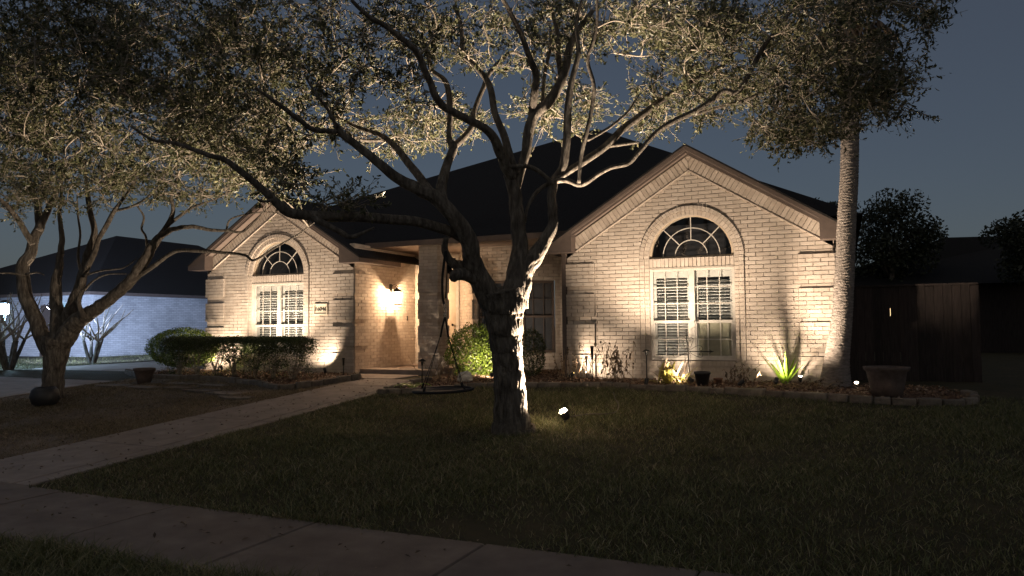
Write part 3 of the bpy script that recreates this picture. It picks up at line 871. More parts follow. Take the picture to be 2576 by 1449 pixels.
def plain_wall(name, fr, s0, s1, z0, z1, qs=None, hole=None, prd=0.02):
    """a brick wall with running bond; hole = (s0, s1, z0, z1)"""
    if hole:
        h0, h1, g0, g1 = hole
        w = fill_hole(name, [(s0, z0), (s1, z0), (s1, z1), (s0, z1)], [(h0, g0), (h1, g0), (h1, g1), (h0, g1)], fr, 0.0, M_mortar, house)
        c, hw = .5 * (h0 + h1), .5 * (h1 - h0)
        halfw = lambda z: hw if g0 - .02 < z < g1 + .02 else 0
    else:
        m = MB(); pris(m, fr, [(s0, z0), (s1, z0), (s1, z1), (s0, z1)], 0, -.12); w = m.build(name, M_mortar, house)
        c, halfw = 0, None
    mb, mo = MB(), MB()
    sk = None
    if qs:
        q0, q1 = qs[0]
        sk = lambda z: ((q1, s1) if q0 <= s0 else (s0, q0)) if in_quoin(z, 2.305) else (s0, s1)
    courses(mb, fr, s0, s1, z0, z1, halfw, c, (), None, proud=prd, rng_z=sk)
    for q in qs or []: quoins(mb, mo, fr, q[0], q[1], 2.305)
    tag(mb.build('brickwork', M_brick, w), kind='stuff')
    if mo.v: mo.build('mortar_backing', M_mortar, w)
    return w
# lantern wall: the porch side of the left wing
plain_wall('porch_wall', Frame(-5.121, LY, 0, 1, 1, 0), 0.0, 2.64, -0.1, 3.0, qs=[(-.03, .5)])
plain_wall('side_wall', Frame(-9.627, LY, 0, 1, -1, 0), 0.0, 6.0, -0.1, 2.56)
plain_wall('side_wall', Frame(4.987, 0, 0, 1, 1, 0), 0.0, 7.0, -0.1, 2.56)
plain_wall('side_wall', Frame(0.0, 0, 0, 1, -1, 0), 0.0, 2.4, -0.1, 3.0)
plain_wall('door_wall', Frame(-5.121, 2.42, 1, 0, 0, -1), 0.0, 1.9, 0.1, 3.0, hole=(.14, 1.28, .1, 2.9))
# front door with an arched transom
m = MB()
fd = Frame(-5.121, 2.42, 1, 0, 0, -1)
for a, b, z0, z1 in ((.07, .16, .1, 2.9), (1.24, 1.33, .1, 2.9), (.16, 1.24, 2.2, 2.28), (.16, 1.24, 2.82, 2.9)):
    pris(m, fd, [(a, z0), (b, z0), (b, z1), (a, z1)], .03, -.1)
dfr = m.build('door_frame', M_white, house)
m = MB(); pris(m, fd, [(.16, .1), (1.24, .1), (1.24, 2.2), (.16, 2.2)], -.06, -.1); dr = m.build('door', M_door, house)
m = MB(); m.lathe(fd.P(1.12, 1.1, -.02), [(.03, -.0), (.032, .02), (.02, .04)], 12, axis=(0, -1, 0)); m.build('door_handle', M_black, dr)
m = MB(); m.add([fd.P(.16, 2.28, -.07), fd.P(1.24, 2.28, -.07), fd.P(1.24, 2.82, -.07), fd.P(.16, 2.82, -.07)], [(0, 1, 2, 3)]); m.build('transom_pane', M_glass, dfr)
m = MB()
for rr0 in (.22, .46):
    for i in range(16):
        t0, t1 = math.pi * i / 16, math.pi * (i + 1) / 16
        pris(m, fd, [(.7 + rr0 * math.cos(t0), 2.29 + rr0 * math.sin(t0)), (.7 + (rr0 + .03) * math.cos(t0), 2.29 + (rr0 + .03) * math.sin(t0)), (.7 + (rr0 + .03) * math.cos(t1), 2.29 + (rr0 + .03) * math.sin(t1)), (.7 + rr0 * math.cos(t1), 2.29 + rr0 * math.sin(t1))], -.04, -.068)
m.build('transom_arch', M_white, dfr)
# porch column
col = None
CX0, CX1, CY0, CY1 = -3.86, -3.36, .55, 1.05
m = MB(); m.box(CX0 + .015, CX1 - .015, CY0 + .015, CY1 - .015, .08, 2.96); col = m.build('porch_column', M_mortar, house)
mb, mo = MB(), MB()
for fr, ln in ((Frame(CX0, CY0, 1, 0, 0, -1), .5), (Frame(CX1, CY0, 0, 1, 1, 0), .5), (Frame(CX0, CY1, 0, -1, -1, 0), .5)):
    courses(mb, fr, 0, ln, .1, 2.95, proud=-.003, skip=lambda a, z: in_quoin(z, 2.305))
    t = 2.305
    while t > .2:
        b = max(t - 6 * CO, .1)
        courses(mb, fr, -.02, ln + .02, b, t, proud=.022)
        t -= 8 * CO
t = 2.305
while t > .2:
    b = max(t - 6 * CO, .1); mo.box(CX0 - .014, CX1 + .014, CY0 - .014, CY1 + .014, b, t); t -= 8 * CO
tag(mb.build('brickwork', M_brick, col), kind='stuff'); mo.build('mortar_backing', M_mortar, col)
# bay with three faces
BAY = [(-3.72, 2.36), (-2.97, 1.61), (-1.80, 1.61), (-1.04, 2.37)]
for i in range(3):
    a, b = np.array(BAY[i]), np.array(BAY[i + 1])
    d = b - a; L = np.linalg.norm(d); d /= L
    fr = Frame(a[0], a[1], d[0], d[1], d[1], -d[0])
    if i == 0: plain_wall('bay_wall', fr, 0, L, -.1, 3.0, qs=[(L - .3, L + .02)])
    else:
        h0, h1 = (.12, L - .14)
        plain_wall('bay_wall', fr, 0, L, -.1, 3.0, hole=(h0, h1, .42, 2.13))
        m = MB()
        for p, q, z0, z1 in ((h0, h0 + .05, .42, 2.13), (h1 - .05, h1, .42, 2.13), (h0 + .05, h1 - .05, .42, .48), (h0 + .05, h1 - .05, 2.07, 2.13), (h0 + .05, h1 - .05, 1.25, 1.30)):
            pris(m, fr, [(p, z0), (q, z0), (q, z1), (p, z1)], -.04, -.1)
        w = m.build('window', M_trim, house)
        m = MB(); m.add([fr.P(h0 + .05, .48, -.07), fr.P(h1 - .05, .48, -.07), fr.P(h1 - .05, 2.07, -.07), fr.P(h0 + .05, 2.07, -.07)], [(0, 1, 2, 3)]); m.build('pane', M_glass, w)
        m = MB()
        for j in (1, 2):
            s_ = h0 + (h1 - h0) * j / 3
            pris(m, fr, [(s_ - .008, .48), (s_ + .008, .48), (s_ + .008, 2.07), (s_ - .008, 2.07)], -.058, -.069)
        pris(m, fr, [(h0 + .05, 1.67), (h1 - .05, 1.67), (h1 - .05, 1.685), (h0 + .05, 1.685)], -.0565, -.0695)
        m.build('glazing_bar', M_trim, w)
        m = MB(); pris(m, fr, [(h0 - .02, .3), (h1 + .02, .3), (h1 + .02, 2.3), (h0 - .02, 2.3)], -.12, -.14); m.build('curtain', mat_plain('dim_curtain', (.07, .072, .082), .9) if i == 1 else bpy.data.materials['dim_curtain'], w)
plain_wall('bay_wall', Frame(-1.04, 2.37, 1, 0, 0, -1), 0, 1.06, -.1, 3.0)
# porch slab with a step
m = MB(); m.box(-5.10, -3.20, -0.05, 2.4, -.1, .10); m.build('porch_slab', M_concrete, house)
m = MB(); m.box(-5.08, -3.40, -1.3, -0.07, -.15, 0.0); m.build('porch_step', M_concrete, house)
# main roof, porch eave
m = MB()
A, Bk = (-1.2, 6.0, 6.7), (-1.2, 9.0, 6.7)
E0, E1 = (-10.6, .42, 3.02), (5.5, .42, 3.02)
Lp, Rp = (-10.9, 1.55, 3.72), (4.4, 1.42, 3.40)
m.add([E0, E1, (5.5, 1.0, 3.05), A, (-10.9, 1.45, 3.62), (-10.9, 14, 3.0), (5.5, 14, 3.0), (-6.0, 9.0, 5.2)], [(0, 1, 2, 3, 4), (2, 6, 3), (4, 3, 7), (4, 7, 5), (7, 3, 6, 5)])
mrf = m.build('roof', M_shingle, house)
m = MB()
m.box(-5.25, -0.02, .40, .43, 2.94, 3.06)
m.build('fascia', M_trim, mrf)
m = MB(); m.box(-5.1, -0.02, .432, 2.4, 2.945, 2.965); m.build('soffit', M_soffit, mrf)
# downspout at the inner corner of the right wing
m = MB(); m.box(-.10, -.012, -.06, .03, .05, 2.62); m.box(-.13, .01, -.09, -.055, .02, .09); m.build('downspout', M_trim, house)
# house number plaque
frL = Frame(0, LY, 1, 0, 0, -1)
px0, px1, pz0, pz1 = -6.215, -5.87, 1.385, 1.60
m = MB(); pris(m, frL, [(px0, pz0), (px1, pz0), (px1, pz1), (px0, pz1)], .03, .0)
for a, b, z0, z1 in ((px0, px1, pz1, pz1 + .02), (px0, px1, pz0 - .02, pz0), (px0 - .02, px0, pz0 - .02, pz1 + .02), (px1, px1 + .02, pz0 - .02, pz1 + .02)):
    pris(m, frL, [(a, z0), (b, z0), (b, z1), (a, z1)], .05, .0)
plq = m.build('number_plaque', M_plaque, house)
fc = bpy.data.curves.new('digits', 'FONT'); fc.body = '16046'; fc.size = .135; fc.align_x = 'CENTER'; fc.align_y = 'CENTER'; fc.extrude = .004
tmp = bpy.data.objects.new('digits_tmp', fc); COL.objects.link(tmp)
bpy.context.view_layer.update()
dg = bpy.context.evaluated_depsgraph_get()
me = bpy.data.meshes.new_from_object(tmp.evaluated_get(dg)); bpy.data.objects.remove(tmp)
me.materials.clear(); me.materials.append(M_number)
dgt = link(bpy.data.objects.new('digits', me), plq)
dgt.location = Vector(frL.P(.5 * (px0 + px1), .5 * (pz0 + pz1), .035)) - root_loc(house)
dgt.rotation_euler = (R(90), 0, 0)
# doorbell
m = MB(); m.box(-5.105, -5.09, 2.0, 2.04, 1.22, 1.34); m.build('doorbell', M_black, house)

# ------------------------------------------------------------------ lamps
def spot_lamp(name, loc, aim, watts, cone, label, led=None, stake=True, size=0.035, blend=0.7, color=WARM, soft=0.03, lens=None):
    loc = np.array(loc, float); aim = np.array(aim, float)
    root = thing(name, loc, label, 'spotlight', 'garden spotlights')
    d = aim - (loc + [0, 0, .10]); d /= np.linalg.norm(d)
    head = loc + [0, 0, .10]
    m = MB(); m.tube([loc + [0, 0, -.05], loc + [0, 0, .07]], .009, 8); m.obox(loc + [0, 0, .075], (1, 0, 0), (0, 1, 0), (0, 0, 1), .012, .012, .02)
    m.build('stake', M_plastic, root)
    m = MB(); m.lathe(head, [(size * .55, -.07), (size * .9, -.05), (size, .02), (size * 1.08, .045), (size * .96, .045), (size * .9, .03)], 16, axis=d)
    m.build('housing', M_plastic, root)
    a = np.cross(d, [0, 0, 1.0]); a /= np.linalg.norm(a); b = np.cross(a, d)
    m = MB()
    if lens:
        m.lathe(head, [(size * .9, .03), (size * .88, .055), (size * .6, .075), (size * .15, .085)], 16, axis=d)
    else:
        for k in range(3):
            c = head + a * size * .55 * (k - 1) + b * size * .12 * (-1) ** k
            m.lathe(c, [(size * .26, .036), (size * .22, .046), (size * .08, .05)], 10, axis=d)
    m.build('lens', lens or led or M_led, root)
    ld = bpy.data.lights.new('beam', 'SPOT')
    ld.energy = watts * 1.0; ld.spot_size = R(cone); ld.spot_blend = blend; ld.color = color; ld.shadow_soft_size = soft
    lo = bpy.data.objects.new('beam', ld); link(lo, root)
    lo.location = Vector(head + d * .10 - loc)
    lo.rotation_euler = Vector(d).to_track_quat('-Z', 'Y').to_euler()
    return root
G = lambda x, y: np.array([x, y, ground_z(x, y)])
# oak uplight in the lawn: its glowing lens shows
tl = at_z(1421, 1055, -0.165)
spot_lamp('tree_uplight', G(tl[0], tl[1]) + [0, 0, .03], (.6, -5.75, 2.9), 2250, 148, 'glaring uplight standing in the lawn right of the oak trunk', lens=M_lens, size=.06, soft=.05, blend=.85)
# right gable
spot_lamp('wall_washer', G(.22, -.42) + [0, 0, .02], (1.0, 0.0, .75), 34, 120, 'lit spotlight at the left end of the right flower bed', led=M_led_y)
spot_lamp('wall_washer', G(2.0, -1.62) + [0, 0, .02], (2.55, 0.0, 5.6), 360, 112, 'added unseen spotlight before the broad yellow leaves', led=M_led_dim)  # added lamp that evens the wash up the gable
spot_lamp('wall_washer', G(4.05, -.86) + [0, 0, .02], (4.22, 0.0, 1.0), 44, 118, 'black spotlight standing just before the agave', led=M_led)
spot_lamp('wall_spotlight', G(4.40, -.28) + [0, 0, .02], (4.6, -.7, 1.5), 3, 80, 'small lit spotlight between the agave and the palm trunk', led=M_led)
spot_lamp('added_palm_light', G(3.55, -1.45) + [0, 0, .02], (5.12, -.62, 1.55), 330, 66, 'added unseen spotlight in the mulch left of the agave aimed at the palm', led=M_led_dim)  # added lamp that brightens the left side of the palm
spot_lamp('leaf_spotlight', G(2.66, -1.12) + [0, 0, .02], (2.3, -.75, .28), 46, 95, 'bright spotlight beside the black pot and broad leaves', led=M_led, soft=.02)
spot_lamp('bed_spotlight', G(5.28, -1.0) + [0, 0, .02], (5.6, -4.2, .4), .12, 60, 'lit spotlight at the right foot of the palm trunk', led=M_led)
# left gable, behind the hedge
spot_lamp('wall_washer', G(-5.62, -.62) + [0, 0, .02], (-6.25, LY, 1.1), 40, 122, 'lit spotlight by the corner of the left gable', led=M_led_y)
spot_lamp('wall_washer', G(-7.1, -1.2) + [0, 0, .05], (-7.35, LY, 4.6), 310, 122, 'spotlight hidden behind the middle of the clipped hedge', led=M_led_dim)
spot_lamp('wall_washer', G(-8.55, -.8) + [0, 0, .05], (-9.3, LY - .2, 1.1), 90, 140, 'spotlight hidden behind the left end of the hedge', led=M_led_dim)
# shrub light behind the oak trunk, left oak uplight
spot_lamp('shrub_spotlight', G(-1.28, -.95) + [0, 0, .02], (-1.75, -.1, .36), 105, 82, 'spotlight behind the oak trunk aimed at the rounded shrub', led=M_led_dim)
lt = at_z(150, 985, -.19)
spot_lamp('tree_uplight', G(lt[0], lt[1]), (-8.4, -5.0, 3.0), 270, 118, 'uplight on the ground behind the left oak trunk', led=M_led_dim)

# wall lantern
LN = np.array([-5.108, 1.25, 1.62])
lan = thing('wall_lantern', LN, 'lit black coach lantern on the porch wall', 'lantern')
lc = LN + [.20, 0, 0]
m = MB(); m.box(LN[0], LN[0] + .03, LN[1] - .05, LN[1] + .05, 1.88, 2.12); m.build('backplate', M_black, lan)
m = MB(); m.tube(spline([LN + [.03, 0, .42], LN + [.10, 0, .48], lc + [0, 0, .46], lc + [0, 0, .38]], .02), .008, 8)
m.build('bracket', M_black, lan)
def frustum(c, r0, z0, r1, z1):
    vs = []
    for r, z in ((r0, z0), (r1, z1)):
        vs += [c + [sx * r, sy * r, z] for sx, sy in ((-1, -1), (1, -1), (1, 1), (-1, 1))]
    return vs, [(0, 3, 2, 1), (4, 5, 6, 7), (0, 1, 5, 4), (1, 2, 6, 5), (2, 3, 7, 6), (3, 0, 4, 7)]
m = MB(); m.add(*frustum(lc, .115, .30, .03, .385)); m.build('lantern_cap', M_black, lan)
MB().add(*frustum(lc, .07, -.02, .085, .008)).build('lantern_base', M_black, lan)
MB().add(*frustum(lc, .02, .386, .012, .42)).build('finial', M_black, lan)
for k, (dx, dy) in enumerate(((1, 0), (0, 1), (-1, 0), (0, -1))):
    t = np.array([-dy, dx, 0.0]); o_ = np.array([dx, dy, 0.0])
    p = [lc + o_ * .072 - t * .066 + [0, 0, .012], lc + o_ * .072 + t * .066 + [0, 0, .012], lc + o_ * .10 + t * .092 + [0, 0, .296], lc + o_ * .10 - t * .092 + [0, 0, .296]]
    MB().add(p, [(0, 1, 2, 3)]).build('pane', M_lantern, lan)
m = MB()
for sx, sy in ((-1, -1), (1, -1), (1, 1), (-1, 1)):
    m.tube([lc + [sx * .074, sy * .074, 0], lc + [sx * .104, sy * .104, .30]], .008, 6)
for dx, dy in ((1, 0), (0, 1), (0, -1)):
    m.tube([lc + [dx * .074, dy * .074, .005], lc + [dx * .102, dy * .102, .298]], .005, 6)
m.build('lantern_frame', M_black, lan)
MB().lathe(lc, [(.012, .06), (.022, .09), (.024, .14), (.014, .18), (.004, .19)], 12).build('bulb', M_bulb, lan)
ll = bpy.data.lights.new('lantern_light', 'POINT'); ll.energy = 125; ll.color = (1.0, .68, .41); ll.shadow_soft_size = .03
lo = bpy.data.objects.new('lantern_light', ll); link(lo, lan); lo.location = Vector(lc + [.0, 0, .225]) - lan.location

# ------------------------------------------------------------------ trees
def bark_disp(amp):
    def f(p, t, i, r):
        k = max(r, .02)
        c, s_ = math.cos(t), math.sin(t)
        f = max(k, .05) * 34
        n = .22 * noise.noise((c * 1.2, s_ * 1.2, p[2] * 1.1 + p[0])) + .95 * (.3 - abs(noise.noise((c * f, s_ * f, p[2] * 5.5 + p[0] * 3)))) + .6 * (.3 - abs(noise.noise((c * f * 2.1, s_ * f * 2.1, p[2] * 13 + 5))))
        return amp * k * n
    return f
class Tree:
    def __init__(s, root, thick=1.0): s.root, s.nodes, s.rad, s.thick = root, [], [], thick
    def limb(s, pts, d0, d1, name='limb', ox=0.0, oy=0.0, k=1.0, amp=.12, n=None):
        P = []
        for i, (u, v, w) in enumerate(pts):
            d = d0 + (d1 - d0) * i / max(1, len(pts) - 1)
            p = at(ox + u * k, oy + v * k, d)
            P.append([*p, max(w * k * s.thick, 2.2) * d / FD / 2])
        big = max(p_[3] for p_ in P)
        Q = spline(P, .013 if big > .16 else .02 if big > .07 else .045)
        r = np.maximum(Q[:, 3], .006)
        n = n or (64 if big > .1 else 32 if big > .055 else 14 if big > .03 else 8)
        jit = np.array([[noise.noise((i * .11, j * 9.1, P[0][0] * 3)) for j in range(3)] for i in range(len(Q))]) * (np.minimum(r, .06) * .3)[:, None]
        m = MB().tube(Q[:, :3] + jit, r, n, disp=bark_disp(amp))
        o = m.build(name, M_bark, s.root)
        s.nodes.append(Q[::3, :3]); s.rad.append(r[::3])
        return o
    def foliage(s, spec, per, leaf, mat, size=.16, seed=1, twig_r=.007):
        rng = np.random.default_rng(seed)
        C = []
        for (u, v, ru, rv, da, db, n) in spec:
            a = rng.uniform(0, 2 * math.pi, n); q = np.sqrt(rng.uniform(0, 1, n))
            for uu, vv, dd in zip(u + ru * q * np.cos(a), v + rv * q * np.sin(a), rng.uniform(da, db, n)):
                C.append(at(uu, vv, dd))
        C = np.array(C)
        NODE = np.vstack(s.nodes)
        dist = np.array([np.min(np.linalg.norm(NODE - c, axis=1)) for c in C])
        order = np.argsort(dist)
        tm = MB(); pts = [NODE]; cur = NODE
        dirs = np.zeros_like(C); ends = []
        for i in order:
            c = C[i]
            dd = np.linalg.norm(cur - c, axis=1)
            j = int(np.argmin(dd)); p = cur[j]
            L = dd[j]
            mid = (p + c) / 2 + rng.normal(0, .10, 3) * L + np.array([0, 0, .05 * L])
            r0 = twig_r * (.8 + 1.1 * L)
            pl = spline([[*p, r0], [*mid, r0 * .75], [*c, r0 * .45]], max(.12, L / 5))
            tm.tube(pl[:, :3], pl[:, 3], 4, cap=False)
            dirs[i] = (c - mid) / (np.linalg.norm(c - mid) + 1e-6)
            cur = np.vstack([cur, c[None], mid[None]])
            for _ in range(7):
                e = c + (dirs[i] * rng.uniform(.0, .16) + rng.normal(0, 1, 3) * [size, size, size * .7])
                tm.tube([c, (c + e) / 2 + rng.normal(0, .012, 3), e], [.0042, .003, .002], 3, cap=False)
                ends.append((c, e))
        tag(tm.build('twigs', M_twig, s.root), kind='stuff')
        # leaves stand along the little twigs
        A_ = np.array([q[0] for q in ends]); E_ = np.array([q[1] for q in ends])
        cnt = np.maximum(2, rng.poisson(per / 7.0 * rng.uniform(.4, 1.6, len(ends))))
        a0 = np.repeat(A_, cnt, axis=0); e0 = np.repeat(E_, cnt, axis=0); m = len(a0)
        dr = e0 - a0; dr /= np.linalg.norm(dr, axis=1)[:, None] + 1e-6
        t = rng.uniform(.25, 1.12, m)[:, None]
        sd = rng.normal(size=(m, 3)); sd -= dr * np.sum(sd * dr, axis=1)[:, None]; sd /= np.linalg.norm(sd, axis=1)[:, None]
        la = (leaf[0] + (leaf[1] - leaf[0]) * rng.uniform(0, 1, m) ** 1.5)[:, None]
        a = dr * rng.uniform(.3, 1.1, m)[:, None] + sd * .9 + rng.normal(0, .25, (m, 3)); a /= np.linalg.norm(a, axis=1)[:, None]
        c = a0 + (e0 - a0) * t + rng.normal(0, .012, (m, 3)) + a * la
        b = np.cross(a, rng.normal(size=(m, 3)) * .6 + np.array([0, 0, 1.0])); b /= np.linalg.norm(b, axis=1)[:, None] + 1e-6
        nn_ = np.cross(a, b)
        lb = la * rng.uniform(.36, .50, m)[:, None]
        up_ = nn_ * la * .16
        V = np.stack([c - a * la, c - a * la * .25 + b * lb * .8 + up_, c + a * la * .45 + b * lb * .9 + up_, c + a * la,
                      c + a * la * .45 - b * lb * .9 + up_, c - a * la * .25 - b * lb * .8 + up_], 1).reshape(-1, 3)
        i6 = (np.arange(m) * 6)[:, None]
        Fq = np.concatenate([i6 + [0, 3, 2, 1], i6 + [0, 5, 4, 3]])
        o = np_mesh('crown', V, Fq, mat, s.root)
        return tag(o, kind='stuff')

# main oak -------------------------------------------------------------
d0 = depth_of(at_z(1290, 1088, -.285))
oak = thing('oak_tree', at(1286, 1088, d0), 'large live oak in the lawn before the front door', 'tree')
T = Tree(oak)
K = .4409
T.limb([(1292, 1096, 122), (1288, 1075, 96), (1285, 1040, 84), (1283, 983, 76), (1276, 901, 73), (1270, 819, 88), (1266, 765, 106), (1262, 728, 112)], d0, d0, 'trunk', amp=.15, n=130)
A2 = dict(ox=575, k=K); A3 = dict(ox=1277.8, k=K)
lb = lambda pts: [(u / 1.0, v, w) for u, v, w in pts]
T.limb([(1245, 775, 62), (1222, 730, 58), (1200, 686, 50), (1187, 655, 46), (1184, 622, 44), (1163, 575, 40), (1128, 530, 37), (1086, 492, 34), (1016, 458, 28), (967, 423, 24), (910, 375, 20), (862, 340, 18), (844, 313, 15)], d0, d0 - .9)
T.limb([(610, 750, 30), (480, 740, 28), (400, 680, 28), (280, 590, 24), (150, 500, 16)], d0 - .9, d0 - 1.6, **A2)
T.limb([(620, 730, 22), (560, 620, 18), (500, 540, 14), (430, 420, 10)], d0 - .9, d0 - 1.2, **A2)
T.limb([(1290, 1240, 60), (1150, 1090, 52), (1050, 960, 45), (960, 850, 38), (880, 780, 30), (740, 730, 22), (600, 660, 15)], d0 - .2, d0 + .9, **A2)
T.limb([(880, 800, 20), (760, 800, 18), (680, 760, 12)], d0 + .6, d0 + .3, **A2)
T.limb([(1225, 1170, 62), (1215, 1060, 60), (1250, 930, 50), (1285, 840, 50), (1258, 780, 34), (1265, 600, 34), (1240, 470, 30), (1160, 400, 27), (1130, 300, 24), (1050, 150, 18), (980, 70, 12)], d0 - .1, d0 + 1.3, **A2)
T.limb([(1270, 850, 40), (1330, 800, 40), (1390, 720, 35), (1400, 640, 30), (1450, 510, 27), (1480, 430, 28), (1540, 360, 25), (1610, 300, 20), (1680, 320, 12)], d0 + .5, d0 + 1.4, **A2)
T.limb([(1285, 765, 62), (1300, 690, 52), (1308, 628, 42), (1302, 551, 36), (1294, 485, 33), (1282, 435, 36)], d0 + .05, d0 + .25)
T.limb([(1620, 1010, 62), (1560, 900, 60), (1520, 790, 52), (1440, 720, 46), (1300, 650, 43), (1200, 580, 43), (1140, 450, 38), (1080, 310, 36), (1000, 230, 32), (880, 140, 28), (800, 95, 24), (700, 0, 20)], d0 + .2, d0 - 1.2, **A2)
T.limb([(1640, 1000, 50), (1610, 900, 48), (1570, 780, 43), (1520, 640, 38), (1500, 520, 36), (1470, 450, 33), (1390, 360, 28), (1340, 310, 26), (1330, 170, 24), (1290, 30, 20)], d0 + .2, d0 + .7, **A2)
T.limb([(1600, 950, 26), (1720, 950, 26), (1800, 1000, 25), (1845, 1050, 26)], d0 + .1, d0 + .1, **A2)
T.limb([(1640, 1060, 55), (1690, 900, 52), (1705, 780, 58), (1750, 650, 58), (1830, 580, 58), (1880, 500, 54), (1920, 400, 48), (1956, 250, 42), (2010, 150, 34), (2080, 60, 24)], d0 + .25, d0 + .5, **A2)
T.limb([(1730, 660, 46), (1745, 540, 44), (1750, 430, 40), (1720, 330, 34), (1670, 200, 30), (1600, 60, 26), (1550, -20, 20)], d0 + .35, d0 - .4, **A2)
T.limb([(1895, 440, 30), (1882, 320, 28), (1880, 200, 26), (1850, 80, 22), (1815, -20, 18)], d0 + .5, d0 + 1.2, **A2)
T.limb([(1790, 600, 22), (1800, 440, 22), (1830, 300, 18), (1840, 180, 12)], d0 + .5, d0 + 1.5, **A2)
T.limb([(1300, 770, 56), (1314, 705, 46), (1324, 672, 48), (1341, 652, 46), (1357, 628, 38), (1375, 602, 32), (1391, 560, 25), (1390, 529, 23), (1387, 485, 23), (1391, 459, 24)], d0 + .12, d0 + .2)
T.limb([(1692, 1270, 14), (1705, 1190, 18), (1745, 1110, 22), (1800, 1060, 24), (1850, 1042, 26)], d0 + .15, d0 + .2, **A2)
T.limb([(225, 1045, 30), (330, 1030, 30), (400, 1052, 28), (445, 1042, 26), (505, 1000, 24), (590, 955, 24), (690, 930, 24), (745, 870, 26), (850, 752, 30), (950, 690, 32), (1060, 640, 32), (1150, 580, 31), (1230, 520, 29), (1300, 530, 28), (1345, 478, 27), (1440, 300, 26), (1500, 210, 23), (1620, 60, 18)], d0 + .2, d0 - .7, **A3)
T.limb([(235, 1060, 26), (300, 1010, 34), (345, 975, 40), (430, 920, 42), (550, 840, 42), (650, 740, 42), (770, 650, 40), (880, 570, 36), (950, 530, 33), (1060, 460, 29), (1150, 420, 26), (1240, 360, 22), (1280, 290, 14)], d0 + .2, d0 + 1.0, **A3)
T.limb([(560, 835, 18), (650, 825, 18), (750, 812, 12)], d0 + .5, d0 + .4, **A3)
T.limb([(1060, 655, 20), (1200, 612, 20), (1330, 580, 21), (1385, 560, 18), (1500, 500, 14), (1590, 470, 9)], d0 - .15, d0 - .6, **A3)
T.limb([(455, 800, 18), (560, 740, 17), (640, 680, 15), (690, 630, 13), (750, 540, 9)], d0 + .1, d0 + .3, **A3)
T.limb([(405, 1045, 20), (420, 880, 24), (450, 760, 24), (480, 600, 24), (490, 480, 24), (455, 340, 22), (490, 220, 22), (510, 100, 18), (505, -20, 14)], d0 - .05, d0 - .6, **A3)
T.limb([(255, 1040, 44), (310, 960, 46), (330, 850, 46), (340, 700, 43), (350, 550, 38), (372, 430, 33), (400, 300, 28), (390, 150, 20), (420, 0, 14)], d0 + .3, d0 + .1, **A3)
T.limb([(1360, 1370, 60), (1230, 1310, 58), (1080, 1270, 56), (900, 1252, 56), (720, 1240, 58), (560, 1235, 58), (430, 1228, 58), (330, 1205, 56), (230, 1110, 44), (100, 1000, 38), (-20, 915, 32), (-110, 888, 28), (-300, 820, 22), (-430, 798, 16), (-560, 720, 10)], d0 - .15, d0 - 2.2, **A2)
T.limb([(470, 1235, 44), (560, 1282, 34), (640, 1325, 30), (695, 1352, 26), (760, 1330, 18), (832, 1298, 12)], d0 - 1.1, d0 - 1.0, **A2)
T.limb([(250, 1140, 18), (200, 1150, 14), (160, 1135, 10)], d0 - 1.5, d0 - 1.7, **A2)
# broken stubs on the left limb; the swing hangs here
T.limb([(1200, 700, 40), (1165, 690, 32), (1148, 692, 30), (1140, 700, 22)], d0 - .15, d0 - .4)
T.limb([(1178, 672, 34), (1150, 668, 26), (1130, 655, 20), (1118, 628, 17), (1122, 598, 12)], d0 - .1, d0 - .35)
T.limb([(1172, 625, 9), (1165, 590, 6), (1160, 560, 4)], d0, d0)
oak_spec = [(880, 105, 320, 115, 8.9, 12.2, 135), (760, 255, 150, 105, 8.8, 11.2, 85), (1000, 335, 110, 60, 10.3, 12.2, 40), (1120, 300, 90, 55, 10.3, 12.4, 32),
            (1240, 85, 300, 95, 9.6, 12.5, 88), (1410, 265, 100, 70, 10, 12.2, 45), (1560, 75, 240, 85, 9.4, 12.5, 80), (1700, 60, 200, 65, 8.4, 11.5, 85),
            (1740, 235, 170, 70, 9.8, 12, 60), (1900, 150, 190, 140, 8.8, 11.5, 140), (2080, 180, 170, 150, 8, 11, 165), (2000, 320, 120, 40, 8.4, 10.4, 50), (2225, 210, 65, 90, 8, 10.4, 40),
            (2180, 15, 220, 26, 8, 10, 34), (2335, 55, 26, 22, 8, 9, 6), (1635, 290, 60, 35, 10, 12, 22), (1990, 350, 25, 22, 8.6, 9.4, 7), (865, 512, 60, 26, 8.2, 9.0, 9), (725, 465, 60, 40, 8, 9.6, 16), (700, 385, 70, 70, 8.8, 11, 36), (1025, 215, 70, 40, 9, 11, 12)]
T.foliage(oak_spec, 66, (.018, .040), M_leaf, size=.15, seed=5, twig_r=.0095)

# left oak --------------------------------------------------------------
d1 = depth_of(at_z(135, 1008, -.26))
oak2 = thing('oak_tree', at(130, 1010, d1), 'spreading live oak at the left edge beside the driveway', 'tree')
T2 = Tree(oak2, .86)
B1 = dict(ox=0.0, oy=447.2, k=K)
T2.limb([(298, 1300, 210), (300, 1265, 160), (302, 1200, 132), (306, 1100, 126), (320, 1000, 150), (330, 920, 176)], d1, d1, 'trunk', n=90, amp=.11, **B1)
T2.limb([(285, 1000, 100), (232, 880, 96), (190, 780, 86), (152, 700, 84), (132, 600, 78), (132, 500, 74), (175, 430, 68), (200, 340, 58), (228, 270, 56), (212, 150, 40), (180, 60, 32), (150, -60, 20)], d1, d1 + .6, **B1)
T2.limb([(225, 300, 44), (262, 210, 42), (300, 120, 36), (345, 40, 26), (380, -80, 14)], d1 + .3, d1 + .8, **B1)
T2.limb([(190, 380, 40), (100, 240, 34), (40, 160, 28), (-40, 90, 20)], d1 + .2, d1 - .6, **B1)
